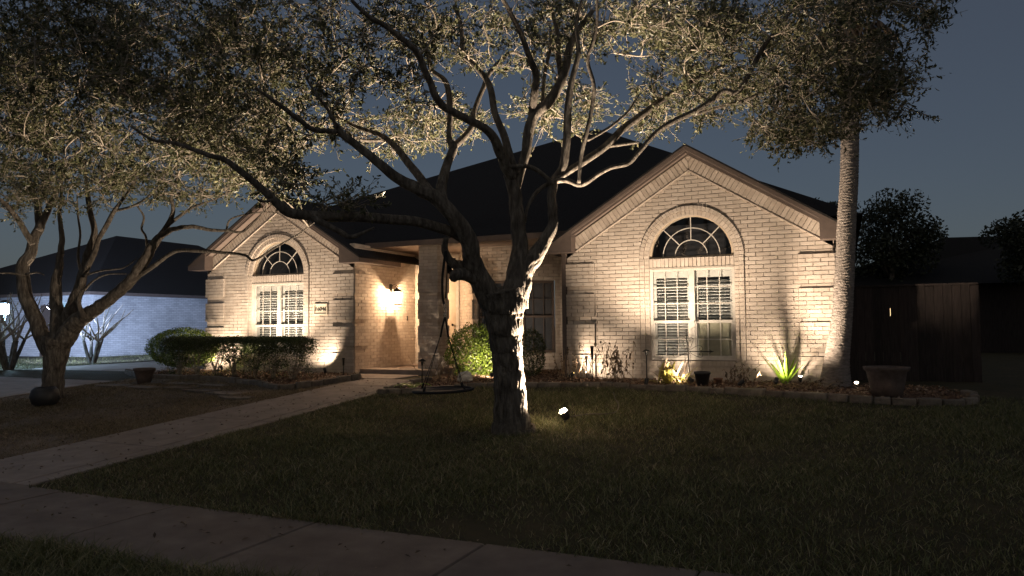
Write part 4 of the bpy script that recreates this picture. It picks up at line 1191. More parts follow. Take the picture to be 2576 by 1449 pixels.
T2.limb([(330, 960, 110), (330, 820, 90), (322, 720, 76), (318, 620, 66), (330, 540, 52), (345, 440, 40), (352, 330, 32), (340, 200, 24), (352, 60, 18), (330, -60, 12)], d1, d1 + .4, **B1)
T2.limb([(350, 920, 110), (405, 760, 90), (442, 660, 70), (470, 560, 60), (500, 450, 54), (522, 370, 44), (540, 300, 38), (512, 180, 34), (500, 80, 28), (485, -40, 18)], d1 + .1, d1 - .3, **B1)
T2.limb([(360, 930, 130), (430, 830, 112), (490, 785, 96), (565, 738, 80), (650, 670, 74), (740, 590, 70), (820, 480, 68), (880, 375, 56), (925, 328, 44), (1000, 290, 30), (1100, 280, 27), (1200, 298, 22), (1290, 302, 18), (1380, 308, 14), (1450, 255, 11), (1520, 170, 8)], d1, d1 - 1.0, **B1)
T2.limb([(1290, 302, 14), (1312, 240, 12), (1400, 210, 11), (1520, 195, 8), (1600, 205, 6)], d1 - .7, d1 - .9, **B1)
T2.limb([(740, 600, 30), (880, 500, 30), (960, 440, 26), (1030, 416, 25), (1150, 416, 24), (1300, 430, 20), (1400, 442, 18), (1450, 470, 15), (1560, 405, 14), (1690, 330, 11), (1800, 250, 8)], d1 - .3, d1 - 2.2, **B1)
T2.limb([(870, 390, 40), (955, 275, 34), (988, 190, 26), (978, 100, 18), (1010, 0, 12)], d1 - .4, d1 - .6, **B1)
T2.limb([(960, 270, 24), (1090, 175, 18), (1230, 120, 12), (1340, 60, 8)], d1 - .5, d1 - .9, **B1)
T2.limb([(478, 560, 40), (535, 440, 34), (562, 350, 30), (620, 250, 30), (650, 190, 27), (702, 118, 20), (765, 35, 16), (780, -60, 10)], d1 - .1, d1 - .9, **B1)
T2.limb([(655, 190, 20), (740, 168, 18), (830, 120, 15), (930, 20, 10)], d1 - .5, d1 - 1.2, **B1)
T2.limb([(850, 440, 18), (838, 380, 16), (830, 330, 15), (808, 290, 14), (820, 220, 13), (775, 150, 9)], d1 - .2, d1 - .5, **B1)
T2.limb([(470, 570, 20), (445, 440, 16), (458, 320, 14), (445, 220, 12), (440, 100, 8)], d1 + .1, d1 + .1, **B1)
T2.limb([(480, 640, 18), (545, 580, 12), (620, 550, 10), (720, 548, 7)], d1 - .2, d1 - .5, **B1)
T2.limb([(480, 560, 16), (580, 530, 12), (700, 515, 9), (780, 460, 6)], d1 - .2, d1 - .4, **B1)
T2.limb([(150, 560, 18), (60, 545, 12), (-20, 545, 8)], d1 - .1, d1 - .4, **B1)
T2.limb([(150, 550, 16), (215, 540, 10), (250, 555, 6)], d1 - .1, d1 - .4, **B1)
T2.limb([(480, 800, 40), (455, 740, 30), (450, 690, 26), (470, 640, 22)], d1 - .3, d1 - .4, **B1)
left_spec = [(60, 500, 100, 40, 12, 15, 22), (330, 480, 120, 40, 11.5, 15, 24), (150, 110, 250, 130, 8, 13.5, 210), (420, 140, 210, 150, 9.0, 14, 175), (300, 310, 320, 120, 9, 15, 240), (560, 320, 160, 105, 9, 13, 140), (80, 420, 140, 60, 11, 15.5, 55),
             (460, 460, 140, 45, 11, 15, 50), (640, 430, 80, 60, 10, 13, 45), (110, 490, 90, 22, 12, 15, 16), (230, 440, 120, 40, 11, 15, 40), (40, 250, 120, 120, 9, 14, 90), (620, 110, 120, 120, 9.0, 12.5, 70)]
T2.foliage(left_spec, 72, (.019, .043), M_leaf, size=.175, seed=9, twig_r=.0095)

# palm -------------------------------------------------------------------
pb = np.array([4.98, -.62, 0.0])
palm = thing('palm_tree', pb + [0, 0, ground_z(4.98, -.62)], 'tall palm with a pale ringed trunk at the right corner of the house', 'tree')
Pz = [(4.965, -.04, .262), (4.97, .10, .235), (4.985, .3, .205), (5.02, .6, .182), (5.08, 1.0, .163), (5.13, 1.5, .152), (5.17, 2.0, .146), (5.22, 2.8, .143), (5.27, 3.4, .14), (5.31, 4.2, .137), (5.35, 5.4, .135), (5.38, 6.8, .13)]
Q = spline([[x_, -.62, z_, r_] for x_, z_, r_ in Pz], .012)
def palm_disp(p, t, i, r):
    ring = (p[2] + .012 * math.sin(3 * t + p[2] * 9) + .01 * noise.noise((math.cos(t) * 3, math.sin(t) * 3, p[2] * 6))) / .047
    s_ = ring - math.floor(ring)
    n_ = noise.noise((math.cos(t) * 9, math.sin(t) * 9, p[2] * 22))
    return r * (.085 * (s_ if s_ < .8 else (1 - s_) * 4) + .06 * n_)
MB().tube(Q[:, :3], Q[:, 3], 60, disp=palm_disp).build('trunk', M_palm, palm)
top = np.array([5.38, -.62, 6.75])
rp = random.Random(21)
def strap(mb, base, d, length, width, droop, seg=7, fold=.25, up=(0, 0, 1), wp=lambda t: math.sin(math.pi * min(1, .12 + .88 * t)) ** .6):
    base = np.array(base, float); d = np.array(d, float); d /= np.linalg.norm(d)
    side = np.cross(d, up); 
    if np.linalg.norm(side) < .05: side = np.array([1.0, 0, 0])
    side /= np.linalg.norm(side)
    vs, fs = [], []
    p = base.copy(); dd = d.copy()
    for i in range(seg + 1):
        t = i / seg
        w = width * wp(t) * .5 + .0015
        nrm = np.cross(side, dd)
        vs += [p - side * w + nrm * w * fold, p, p + side * w + nrm * w * fold]
        if i: 
            k = (i - 1) * 3
            fs += [(k, k + 1, k + 4, k + 3), (k + 1, k + 2, k + 5, k + 4)]
        p = p + dd * length / seg
        dd = dd + np.array([0, 0, -droop / seg]); dd /= np.linalg.norm(dd)
    mb.add(vs, fs, True)
for ring_n, el, ln, mt, nm in ((16, 35, 1.3, M_leaf_dark, 'frond'), (14, 5, 1.2, M_leaf_dark, 'frond'), (14, -55, 1.1, M_dead, 'dead_frond')):
    for k in range(ring_n):
        az = 2 * math.pi * k / ring_n + rp.uniform(-.15, .15); e = R(el + rp.uniform(-10, 10))
        d = np.array([math.cos(az) * math.cos(e), math.sin(az) * math.cos(e), math.sin(e)])
        m = MB(); b0 = top + [0, 0, -.25 if el < 0 else 0]
        m.tube([b0, b0 + d * ln * .55], [.014, .008], 5)
        hub = b0 + d * ln * .55
        s_ = np.cross(d, [0, 0, 1]); s_ /= np.linalg.norm(s_)
        for j in range(-6, 7):
            a = R(j * 13)
            strap(m, hub, d * math.cos(a) + s_ * math.sin(a), ln * .55 * (1 - .03 * abs(j)), .05, .5 + .1 * abs(j), 4)
        m.build(nm, mt, palm)

# ------------------------------------------------------------------ shrubs and plants
def leaf_cloud(name, parent, fn, n, leaf, mat, seed):
    """fn(rng, n) -> positions; leaves scattered there as one foliage part"""
    rng = np.random.default_rng(seed)
    c = fn(rng, n); m = len(c)
    a = rng.normal(size=(m, 3)); a /= np.linalg.norm(a, axis=1)[:, None]
    b = np.cross(a, rng.normal(size=(m, 3))); b /= np.linalg.norm(b, axis=1)[:, None]
    nn_ = np.cross(a, b)
    la = rng.uniform(leaf[0], leaf[1], m)[:, None]; lb_ = la * rng.uniform(.4, .58, m)[:, None]
    V = np.stack([c - a * la, c + b * lb_ + nn_ * la * .12, c + a * la, c - b * lb_ + nn_ * la * .12], 1).reshape(-1, 3)
    return tag(np_mesh(name, V, np.arange(m * 4).reshape(-1, 4), mat, parent), kind='stuff')
def stems(parent, base, tips, r=.01, mat=None, name='stem'):
    m = MB()
    rng = np.random.default_rng(int(abs(base[0] * 100)))
    for t in tips:
        b = np.array(base) + rng.normal(0, .04, 3) * [1, 1, 0]
        mid = (b + t) / 2 + rng.normal(0, .05, 3)
        m.tube(spline([[*b, r], [*mid, r * .7], [*t, r * .35]], .08)[:, :3], np.linspace(r, r * .35, len(spline([[*b, r], [*mid, r * .7], [*t, r * .35]], .08))), 5)
    return m.build(name, mat or M_twig, parent)
# clipped hedge
HX0, HX1, HY0, HY1, HT = -9.15, -5.18, -2.12, -1.38, .86
hedge = thing('clipped_hedge', (.5 * (HX0 + HX1), -1.7, ground_z(0, -1.7)), 'long box-clipped hedge below the left window', 'hedge')
def hedge_fn(rng, n):
    x_ = rng.uniform(HX0, HX1, n); y_ = rng.uniform(HY0, HY1, n); z_ = HT - (HT + .02) * rng.uniform(0, 1, n) ** 1.35
    # rounded ends and top edges
    ex = np.minimum(x_ - HX0, HX1 - x_); ez = HT - z_
    ey = np.minimum(y_ - HY0, HY1 - y_)
    k = ~((ex < .14) & (ez < .14) & ((.14 - ex) ** 2 + (.14 - ez) ** 2 > .14 ** 2)) & ~((ey < .10) & (ez < .10) & ((.10 - ey) ** 2 + (.10 - ez) ** 2 > .10 ** 2))
    shell = (np.minimum(np.minimum(ex, ey), ez) < .11) | (rng.uniform(0, 1, n) < .18)
    holes = np.array([noise.noise((a * 3.2, b * 3.2, c * 3.6)) for a, b, c in zip(x_, y_, z_)])
    thin = (z_ < .52) & (holes < .08 + .55 * (.52 - z_)) & (rng.uniform(0, 1, n) < .93)
    j = rng.normal(0, .018, (n, 3))
    return (np.stack([x_, y_, z_], 1) + j)[k & shell & ~thin]
leaf_cloud('foliage', hedge, hedge_fn, 110000, (.013, .022), M_box, 31)
rngh = np.random.default_rng(4)
for bx in np.arange(HX0 + .3, HX1, .55):
    b = np.array([bx, -1.75, ground_z(0, -1.75)])
    stems(hedge, b, [b + [rngh.uniform(-.3, .3), rngh.uniform(-.25, .25), rngh.uniform(.45, .8)] for _ in range(9)], .014)
def blob_fn(c, r, lumps=.18, lo=-9.0):
    def fn(rng, n):
        d = rng.normal(size=(n, 3)); d /= np.linalg.norm(d, axis=1)[:, None]
        f = np.array([1 + lumps * noise.noise((p[0] * 2.4 + c[0], p[1] * 2.4, p[2] * 2.4)) for p in d])
        q = np.where(rng.uniform(0, 1, n) < .8, rng.uniform(.82, 1.02, n), rng.uniform(.3, .85, n)) * f
        p = np.array(c) + d * q[:, None] * np.array(r)
        return p[p[:, 2] > max(lo, -.02)]
    return fn
def shrub(name, c, r, n, leaf, mat, label, seed, lumps=.18, lo=-9.0):
    b = (c[0], c[1], ground_z(c[0], c[1]))
    root = thing(name, b, label, 'shrub')
    leaf_cloud('foliage', root, blob_fn(c, r, lumps, lo), n, leaf, mat, seed)
    rng = np.random.default_rng(seed)
    stems(root, b, [np.array(c) + rng.normal(0, .4, 3) * r for _ in range(12)], .014)
    return root
c_ = at_y(462, 868, -1.15)
shrub('rounded_shrub', (c_[0] - .2, -1.0, .60), (1.08, .55, .48), 16000, (.015, .026), M_bright, 'rounded shrub rising behind the left end of the hedge', 41, .12, .12)
c_ = at_y(1190, 890, -.05)
shrub('rounded_shrub', (c_[0], .02, .52), (.62, .56, .56), 7500, (.018, .034), M_bright, 'rounded yellow-green shrub left of the oak trunk', 43, .3)
c_ = at_y(1338, 905, .1)
shrub('dark_shrub', (c_[0], .1, .48), (.30, .34, .52), 4200, (.014, .024), M_box, 'dark upright shrub right of the oak trunk', 44)

def dry_stalks(name, base, n, hgt, spread, label, leaves, seed, mat_l=M_dead, lean=(0, 0), lsz=(.04, .08), cat='plant'):
    rng = np.random.default_rng(seed)
    root = thing(name, base, label, cat)
    m, ml = MB(), MB()
    for i in range(n):
        b = np.array(base) + [rng.normal(0, spread * .3), rng.normal(0, spread * .25), 0]
        h = hgt * rng.uniform(.55, 1.05)
        d = np.array([rng.normal(0, .35) * spread + lean[0], rng.normal(0, .25) * spread + lean[1], h])
        pl = spline([b, b + d * .5 + rng.normal(0, .02, 3), b + d], .06)
        m.tube(pl, np.linspace(.006, .0025, len(pl)), 5)
        for _ in range(leaves):
            p = pl[int(rng.integers(len(pl) // 3, len(pl)))]
            dd = rng.normal(size=3) * [.8, .8, .2] + [0, 0, -.9]
            strap(ml, p, dd, rng.uniform(*lsz), rng.uniform(.018, .034), .6, 3, .5)
    m.build('stalks', M_dry, root)
    if leaves: tag(ml.build('leaves', mat_l, root), kind='stuff')
    return root
b = at_z(1555, 968, -.06); dry_stalks('dried_perennial', (b[0], -.55, -.0), 30, .78, .62, 'tall dried perennial with drooping dark leaves before the bright wall spot', 7, 51, lsz=(.05, .10))
b = at_z(1420, 960, -.03); dry_stalks('dried_shrub', (b[0] - .02, -.35, 0.0), 22, .62, .42, 'reddish dried shrub at the foot of the downspout', 5, 52, lsz=(.02, .05))
b = at_z(1080, 972, -.08); dry_stalks('dried_stalks', (b[0], -1.5, 0.0), 26, .55, .6, 'bare tan stalks beside the porch step', 0, 53)
b = at_y(1085, 900, .75); dry_stalks('bare_vine', (b[0], .75, 0.0), 16, 1.5, .22, 'bare brown vine climbing by the porch column', 12, 54, lsz=(.02, .05))
b = at_z(1865, 985, -.08); dry_stalks('withered_perennial', (b[0], -.9, 0.0), 12, .42, .45, 'withered brown perennial right of the black pot', 6, 55, lsz=(.04, .09))
b = at_z(2020, 985, -.08); dry_stalks('withered_ground_plant', (4.55, -1.2, 0.0), 18, .16, .7, 'low withered brown plant before the agave', 3, 56, lsz=(.03, .06))

# agave, ginger, sago
ag = thing('agave', G(4.16, -.38), 'bright green agave with upright pointed leaves', 'plant')
ra = random.Random(8)
for k in range(13):
    az = 2 * math.pi * k / 13 + ra.uniform(-.2, .2); el = R(ra.uniform(48, 84))
    m = MB(); d = (math.cos(az) * math.cos(el), math.sin(az) * math.cos(el), math.sin(el))
    strap(m, np.array([4.16, -.38, -.02]) + np.array(d) * [.05, .05, 0], d, ra.uniform(.44, .66), .075, .12, 8, .45, wp=lambda t: (1 - t) ** .55 * (.75 + .25 * min(1, t * 4)))
    m.build('leaf', M_agave, ag)
gn = thing('ginger_plant', G(2.36, -.85), 'broad yellow-lit leaves of a ginger clump left of the black pot', 'plant')
for k in range(38):
    az = ra.uniform(0, 2 * math.pi); el = R(ra.uniform(25, 80))
    b0 = np.array([2.32 + ra.uniform(-.32, .28), -.85 + ra.uniform(-.14, .14), -.02])
    d = np.array((math.cos(az) * math.cos(el), math.sin(az) * math.cos(el), math.sin(el)))
    m = MB(); strap(m, b0, d, ra.uniform(.3, .58), ra.uniform(.05, .085), ra.uniform(.5, 1.9), 9, .3)
    m.build('leaf', M_ginger if k % 3 else M_dead, gn)
sg = thing('sago_palm', G(-1.98, -2.75), 'small green sago palm at the corner of the stone edging', 'plant')
for k in range(9):
    az = 2 * math.pi * k / 9 + .3; 
    m = MB(); b0 = np.array([-1.98, -2.75, ground_z(0, -2.75) + .04]); p = b0.copy(); dd = np.array([math.cos(az) * .8, math.sin(az) * .8, .75])
    pl = [p.copy()]
    for i in range(8):
        p = p + dd / np.linalg.norm(dd) * .045; pl.append(p.copy()); dd = dd + [0, 0, -.16]
        s_ = np.cross(dd, [0, 0, 1]); s_ /= np.linalg.norm(s_)
        for sd in (-1, 1): strap(m, p, s_ * sd + dd * .4, .09 * (1 - .06 * i), .014, .3, 2, .2)
    m.tube(pl, np.linspace(.006, .003, len(pl)), 5)
    m.build('frond', M_agave, sg)

# ------------------------------------------------------------------ garden things
def lumpy(name, c, r, mat, label, cat, seed):
    bm = bmesh.new(); bmesh.ops.create_icosphere(bm, subdivisions=3, radius=1.0)
    for v in bm.verts:
        k = 1 + .28 * noise.noise(v.co * 1.4 + Vector((seed, 0, 0))) + .08 * noise.noise(v.co * 4)
        v.co = Vector((v.co.x * r[0] * k, v.co.y * r[1] * k, max(v.co.z * r[2] * k, -.5 * r[2])))
    me = bpy.data.meshes.new(name); bm.to_mesh(me); bm.free(); me.materials.append(mat)
    o = link(bpy.data.objects.new(name, me)); o.location = c
    return tag(o, label, cat)
b = at_z(1170, 965, -.04); lumpy('rock', (b[0], b[1], ground_z(*b[:2]) + .09), (.17, .13, .13), M_rock, 'pale rock in the mulch before the rounded shrub', 'rock', 3)
def pot(name, c, prof, mat, label, soil=None):
    root = thing(name, c, label, 'pot')
    MB().lathe(c, prof, 28).build('body', mat, root)
    if soil: MB().lathe(c, [(soil[0], soil[1] - .02), (soil[0], soil[1]), (soil[0] * .3, soil[1] + .015)], 20).build('soil', M_mulch, root)
    return root
b = G(2.86, -1.12); pot('black_pot', b + [0, 0, .02], [(.095, 0), (.13, .20), (.145, .205), (.145, .245), (.13, .245), (.12, .19)], M_plastic, 'black plastic pot in front of the right window', (.118, .2))
b = G(3.10, -.95); pot('small_pot', b + [0, 0, .02], [(.05, 0), (.07, .10), (.08, .10), (.08, .13), (.068, .13), (.06, .09)], M_terracotta, 'small terracotta pot right of the black pot', (.06, .1))
b = G(5.68, -1.95); pot('large_planter', b + [0, 0, .02], [(.20, 0), (.24, .18), (.27, .36), (.31, .40), (.32, .44), (.28, .44), (.25, .36)], M_urn, 'large dim stone planter at the right end of the bed', (.255, .38))
b = at_z(345, 967, -.12); b = G(-8.55, -2.95); pot('clay_pot', b + [0, 0, .01], [(.13, 0), (.17, .16), (.20, .27), (.22, .28), (.22, .33), (.19, .33), (.18, .26)], M_urn, 'clay pot standing left of the hedge by the driveway', (.185, .28))
b = at_z(112, 1022, -.27); pot('round_pot', np.array([b[0], b[1], ground_z(b[0], b[1])]), [(.12, 0), (.20, .06), (.235, .17), (.21, .29), (.16, .34), (.14, .34), (.16, .29)], M_plastic, 'round black pot against the left oak trunk', (.16, .3))

def path_light(base, h, label):
    base = np.array(base, float)
    root = thing('path_light', base, label, 'path light', 'black path lights')
    MB().tube([base + [0, 0, -.02], base + [0, 0, h - .02]], [.011, .011], 8).build('post', M_black, root)
    m = MB(); m.lathe(base, [(.012, h - .10), (.026, h - .03), (.022, h - .02)], 12); m.build('lamp_body', M_black, root)
    m = MB(); m.lathe(base, [(.075, h - .015), (.078, h - .008), (.012, h + .04)], 18); m.build('cap', M_black, root)
    m = MB(); m.lathe(base, [(.02, h - .02), (.028, h - .016)], 12); m.build('diffuser', M_white, root)
b = at_z(1638, 978, -.07); path_light(G(1.76, -.62) + [0, 0, .02], .58, 'black path light before the left edge of the right window')
path_light(G(-2.12, -2.2) + [0, 0, .03], .46, 'black path light by the bare stalks at the porch')
def stake_light(name, base, h, r, label, mat):
    base = np.array(base, float)
    root = thing(name, base, label, 'garden stake')
    MB().tube([base + [0, 0, -.02], base + [0, 0, h * .62]], r * .45, 8).build('post', mat, root)
    MB().lathe(base, [(r * .7, h * .58), (r * .8, h * .62), (r, h * .9), (r * 1.25, h * .96), (r * 1.2, h), (r * .6, h)], 14).build('head', mat, root)
stake_light('garden_torch', G(.60, -.30) + [0, 0, .02], .66, .03, 'black garden torch on a stake left of the dried perennial', M_black)
stake_light('solar_stake', G(.50, -.36) + [0, 0, .02], .46, .022, 'short grey solar stake beside the black torch', M_chrome)
stake_light('garden_stake', G(-4.86, -.95) + [0, 0, .02], .40, .026, 'black stake light at the corner of the left gable', M_black)

# wind spinner of scrolled iron
wc = at_y(1730, 884, -.32)
sp = depth_of(wc) / FD
sb = np.array([wc[0] + .01, -.32, ground_z(0, -.32)])
ws = thing('scroll_stake', sb, 'scrolled iron garden stake before the right window', 'garden ornament')
Wp = lambda u, v: np.array([wc[0] + (u - 1730) * sp, -.32, wc[2] - (v - 884) * sp])
MB().tube([sb, Wp(1731, 892)], .008, 8).build('pole', M_chrome, ws)
def finial(m, p, d):
    d = np.array(d, float); s_ = np.array([d[2], 0, -d[0]])
    m.lathe(p, [(.004, 0), (.016, .02), (.012, .04), (.002, .075)], 8, axis=d)
    for k in (-1, 1): m.tube(spline([p, p + s_ * k * .03 + d * .012, p + s_ * k * .028 - d * .015], .01), .005, 6)
for tip, d in ((Wp(1727, 838), (0, 0, 1)), (Wp(1680, 884), (-1, 0, 0)), (Wp(1784, 884), (1, 0, 0))):
    m = MB(); m.tube([Wp(1730, 884), tip], .009, 8); finial(m, tip, d); m.build('arm', M_black, ws)
def scroll(pts): 
    return spline([Wp(*p) for p in pts], .01)
m = MB()
for sg_ in (-1, 1):
    X = lambda u: 1730 + sg_ * (u - 1730)
    m.tube(scroll([(X(1734), 880), (X(1742), 862), (X(1744), 853), (X(1738), 849), (X(1733), 854), (X(1736), 858), (X(1738), 855)]), .0045, 5)
    m.tube(scroll([(X(1736), 880), (X(1754), 870), (X(1764), 871), (X(1767), 879), (X(1762), 882), (X(1758), 878), (X(1761), 876)]), .0045, 5)
    m.tube(scroll([(X(1736), 888), (X(1752), 896), (X(1764), 898), (X(1767), 890), (X(1762), 887), (X(1758), 891), (X(1761), 893)]), .0045, 5)
    m.tube(scroll([(X(1732), 886), (X(1737), 895), (X(1736), 912)]), .004, 5)
m.tube(spline([Wp(1730 + 7 * math.cos(t), 884 + 7 * math.sin(t)) for t in np.linspace(0, 2 * math.pi, 13)], .01), .004, 5, cap=False)
m.build('scrolls', M_black, ws)

# hanging swing
ds = d0 - .35
sw = thing('saucer_swing', at(1115, 985, ds), 'dark saucer swing hanging on straps from the oak limb', 'swing')
def flat_strap(name, pts, w):
    P = spline([at(u, v, ds) for u, v in pts], .04)
    m = MB(); tan = np.gradient(P, axis=0)
    for i in range(len(P) - 1):
        c = (P[i] + P[i + 1]) / 2; d = P[i + 1] - P[i]; L = np.linalg.norm(d); d /= L
        s_ = np.cross(d, CF); s_ /= np.linalg.norm(s_)
        m.obox(c, d, s_, np.cross(d, s_), L / 2 + .002, w / 2, .003)
    return m.build(name, M_web, sw)
flat_strap('strap', [(1121, 632), (1117, 660), (1113, 700), (1113, 740), (1117, 765)], .030)
flat_strap('strap', [(1123, 632), (1125, 670), (1123, 715), (1121, 750)], .016)
m = MB()
for (u, v, r_) in ((1118, 770, .022), (1121, 778, .018), (1120, 787, .022), (1119, 795, .018)):
    c = at(u, v, ds)
    m.tube([c + r_ * (math.cos(t) * CR * .7 + math.sin(t) * CU * 1.3) for t in np.linspace(0, 2 * math.pi, 15)], .004, 6, cap=False)
m.build('carabiner', M_chrome, sw)
flat_strap('strap', [(1119, 798), (1113, 822), (1108, 848)], .022)
flat_strap('strap', [(1120, 798), (1124, 822), (1128, 848)], .022)
sc = at(1115, 981, ds)
Rz = .365
rim = [sc + np.array([Rz * math.cos(t), Rz * math.sin(t), .012 * math.cos(t - .5)]) for t in np.linspace(0, 2 * math.pi, 41)]
m = MB(); m.tube(rim, .017, 8, cap=False); m.build('rim', M_web, sw)
m = MB(); m.lathe(sc, [(Rz - .012, -.004), (Rz - .012, .004), (.05, -.018), (.01, -.02)], 36); m.build('seat', M_web, sw)
for (ua, va), t in (((1107, 848), 2.9), ((1107, 848), -1.75), ((1128, 848), 1.35), ((1128, 848), -.25)):
    a = at(ua, va, ds); b = sc + np.array([Rz * math.cos(t), Rz * math.sin(t), 0])
    m = MB(); m.tube([a, (a + b) / 2 + [0, 0, -.005], b], .0042, 6); m.tube([b + (a - b) * .0, b + (a - b) * .10], .014, 8); m.build('rope', M_web, sw)

# cable on the lawn
cp = [at_z(u, v, z_) for u, v, z_ in ((1543, 998, -.10), (1548, 1012, -.12), (1556, 1028, -.16), (1552, 1046, -.2), (1530, 1054, -.22), (1480, 1056, -.23), (1432, 1060, -.23))]
cb = MB().tube(spline([[p[0], p[1], ground_z(p[0], p[1]) + .045] for p in cp], .05), .009, 6).build('lamp_cable', mat_plain('cable_rubber', (.12, .10, .085), .7), None, tuple(map(float, cp[3])))
tag(cb, 'thin cable snaking over the lawn to the tree lamp', 'cable')

# ------------------------------------------------------------------ fence and surroundings
fence = thing('plank_fence', (5.1, 1.3, -.05), 'dark weathered plank fence right of the palm', 'fence')
fx = 5.06
plm = None
k = 0
while fx < 7.3:
    w_ = .138
    o = MB().box(fx + .002, fx + w_, 1.30, 1.32, -.06, 1.72 + .006 * ((k * 7) % 5)).build('plank', M_fence, fence)
    fx += w_ + (.012 if k in (2, 3, 6) else .004); k += 1
for z_ in (.25, 1.45): MB().box(5.04, 7.32, 1.322, 1.36, z_, z_ + .09).build('rail', M_fence, fence)
MB().box(5.02, 7.34, 1.27, 1.35, 1.735, 1.77).build('cap_rail', M_fence, fence)
for x_ in (7.22,): MB().box(x_, x_ + .10, 1.365, 1.465, -.08, 1.73).build('post', M_fence, fence)
yl = thing('yard_lamp', (6.0, 3.4, ground_z(6, 3.4)), 'warm yard lamp glimpsed through the fence gaps', 'lamp')
MB().tube([(6.0, 3.4, -.05), (6.0, 3.4, 1.2)], .02, 8).build('post', M_black, yl)
MB().lathe((6.0, 3.4, 1.2), [(.05, 0), (.07, .03), (.07, .14), (.03, .17)], 14).build('lens', mat_emit('lit_yard_lamp', (1, .7, .35), 1.2), yl)

# neighbour on the left: pale brick with a dark roof
nz = -.12
nc = at_z(232, 905, nz)
XN, YN = float(nc[0]), float(nc[1])
nb = thing('neighbour_house', (XN, YN, nz), 'pale neighbouring house lit bluish white beyond the driveway', 'house')
MB().box(XN - .3, XN, YN, YN + 13, nz, 2.52).build('side_wall', M_nwall, nb)
fwall = MB().box(XN - 12, XN - .302, YN, YN + .3, nz, 2.52).build('front_wall', M_nwall, nb)
m = MB()
e = .55
m.add([(XN + e, YN - e, 2.5), (XN + e, YN + 13.5, 2.5), (XN - 13, YN + 13.5, 2.5), (XN - 13, YN - e, 2.5), (XN - 4.2, YN + 4.2, 5.4), (XN - 4.2, YN + 9, 5.4)], [(0, 1, 5, 4), (1, 2, 5), (2, 3, 4, 5), (3, 0, 4), (3, 2, 1, 0)])
nrf = m.build('roof', M_shingle, nb)
m = MB(); m.box(XN + e - .02, XN + e + .01, YN - e, YN + 13.5, 2.38, 2.505); m.box(XN - 13, XN + e - .022, YN - e - .01, YN - e + .02, 2.38, 2.505); m.build('fascia', M_trim, nrf)
m = MB(); m.box(XN - 3.1, XN - 2.2, YN - .03, YN - .002, nz, 2.05); ndr = m.build('door', M_trim, nb)
m = MB(); m.box(XN + .002, XN + .09, YN + 9.0, YN + 9.5, 1.15, 1.75); m.build('meter_box', M_trim, nb)
m = MB(); m.lathe((XN - 1.9, YN - .08, 1.75), [(.05, 0), (.07, .05), (.07, .2), (.02, .26)], 12); wl_ = m.build('porch_lamp', M_cyan, nb)
# neighbour's post lamp
lp = at(12, 778, depth_of(nc) - 7.5)
npl = thing('post_lamp', (lp[0], lp[1], -.2), 'bright cool white post lamp at the left edge', 'lamp')
MB().tube([(lp[0], lp[1], -.25), (lp[0], lp[1], lp[2] - .14)], .035, 10).build('post', M_black, npl)
MB().lathe((lp[0], lp[1], lp[2] - .14), [(.08, 0), (.13, .04), (.13, .24), (.06, .30)], 16).build('lens', M_cool, npl)
MB().lathe((lp[0], lp[1], lp[2] + .165), [(.17, 0), (.17, .02), (.03, .10)], 16).build('cap', M_black, npl)
ld = bpy.data.lights.new('flood', 'SPOT'); ld.energy = 2200; ld.spot_size = R(74); ld.spot_blend = .3; ld.color = (.52, .66, 1.0); ld.shadow_soft_size = .12
lo = bpy.data.objects.new('flood', ld); link(lo, npl)
lo.location = (.25, .1, lp[2] + .2 + .05)
lo.rotation_euler = (Vector((XN, YN + 4.0, 1.1)) - Vector((lp[0] + .25, lp[1] + .1, lp[2]))).to_track_quat('-Z', 'Y').to_euler()

# bare crape myrtles before the neighbour
def myrtle(base, h, label, seed, n=4):
    rng = np.random.default_rng(seed)
    root = thing('bare_crape_myrtle', base, label, 'tree', 'bare crape myrtles')
    m = MB(); m2 = MB()
    for i in range(n):
        az = 2 * math.pi * i / n + rng.uniform(-.4, .4)
        b = np.array(base, float); d = np.array([math.cos(az) * .35, math.sin(az) * .35, 1.0])
        k1 = b + d * h * .45 + rng.normal(0, .03, 3)
        pl = spline([b, b + d * h * .2, k1], .08); m.tube(pl, np.linspace(.06, .045, len(pl)), 8)
        for j in range(5):
            e_ = k1 + np.array([rng.normal(0, .28), rng.normal(0, .28), rng.uniform(.45, .6)]) * h
            pl = spline([k1, (k1 + e_) / 2 + rng.normal(0, .06, 3), e_], .1); m2.tube(pl, np.linspace(.028, .008, len(pl)), 6)
    m.build('trunk', M_bark, root); m2.build('branches', M_twig, root)
b = at_z(232, 925, -.13); myrtle(b, 1.9, 'bare crape myrtle before the blue-lit wall, right of the left oak trunk', 61)
b = at_z(20, 915, -.13); myrtle(at(22, 900, depth_of(lp) - 1.0) * [1, 1, 0] + [0, 0, -.2], 2.2, 'bare crape myrtle before the bright post lamp', 62, 6)

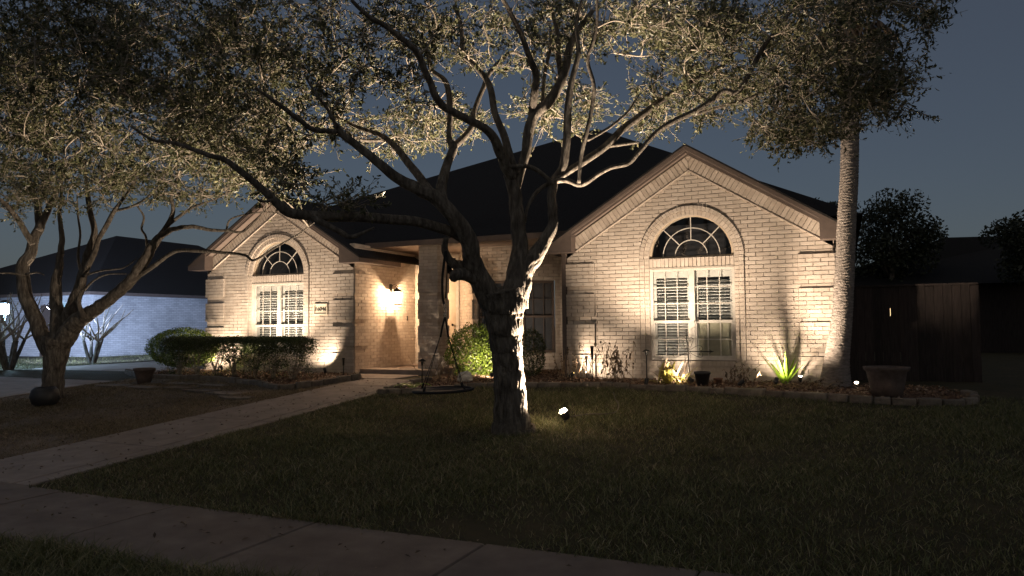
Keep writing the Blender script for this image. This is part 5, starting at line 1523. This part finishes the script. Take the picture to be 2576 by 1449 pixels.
# right background: dark house and trees against the sky
hb = at_z(2400, 1000, -.1)
rb = at(2400, 604, 26.0)
nh = thing('neighbour_house', (rb[0], rb[1], -.2), 'dark silhouetted house far right behind the fence', 'house')
x_, y_ = rb[0], rb[1]
MB().box(x_ - 4.5, x_ + 9, y_, y_ + 8, -.3, 2.4).build('wall', M_fence, nh)
m = MB(); zt_ = rb[2]
m.add([(x_ - 5.2, y_ - .5, 2.35), (x_ + 9.6, y_ - .5, 2.35), (x_ + 9.6, y_ + 8.5, 2.35), (x_ - 5.2, y_ + 8.5, 2.35), (x_, y_ + 2.5, zt_ + .35), (x_ + 4, y_ + 4, zt_ + .4)], [(0, 1, 5, 4), (1, 2, 5), (2, 3, 4, 5), (3, 0, 4), (3, 2, 1, 0)])
m.build('roof', M_shingle, nh)
MB().box(x_ + 3.2, x_ + 4.6, y_ - .04, y_ - .003, .9, 2.0).build('window', M_glass, nh)
MB().box(x_ + 3.1, x_ + 4.7, y_ - .02, y_ - .002, .82, 2.08).build('window_frame', M_white, nh)
def far_tree(u, v, ru, rv, d, n, label, seed, base_v=960):
    c = at(u, v, d); sc_ = d / FD
    root = thing('background_tree', (c[0], c[1], -.2), label, 'tree', 'dark trees beyond the fence')
    rng = np.random.default_rng(seed)
    P = []
    for _ in range(26):
        a = rng.uniform(0, 2 * math.pi); q = math.sqrt(rng.uniform(0, 1)) * .82
        P.append(c + CR * ru * sc_ * q * math.cos(a) + CU * rv * sc_ * q * math.sin(a) + CF * rng.uniform(-1, 1) * ru * sc_ * .6)
    m = MB(); r0 = .16
    b = np.array([c[0], c[1], -.3]); 
    m.tube([b, (b + c) / 2 + [.1, 0, 0], c], [r0, r0 * .8, r0 * .4], 8); m.build('trunk', M_bark, root)
    m = MB()
    for p in P: m.tube([c * .7 + b * .3, (c + p) / 2, p], [.05, .03, .012], 5)
    m.build('limbs', M_bark, root)
    P = np.array(P)
    def fn(rng_, n_):
        i = rng_.integers(0, len(P), n_)
        g = rng_.normal(0, 1, (n_, 3)); g /= np.maximum(1, np.linalg.norm(g, axis=1)[:, None] / 1.8)
        return P[i] + g * .19 * ru * sc_
    leaf_cloud('crown', root, fn, n, (.05, .09), M_leaf_dark, seed)
far_tree(2235, 605, 125, 105, 27, 9000, 'dark rounded tree beyond the fence, right of the palm', 71)
far_tree(2070, 545, 60, 40, 30, 2500, 'dark tree top showing over the right eave', 72)
far_tree(2580, 620, 95, 85, 24, 5000, 'dark tree at the right edge of the view', 73)
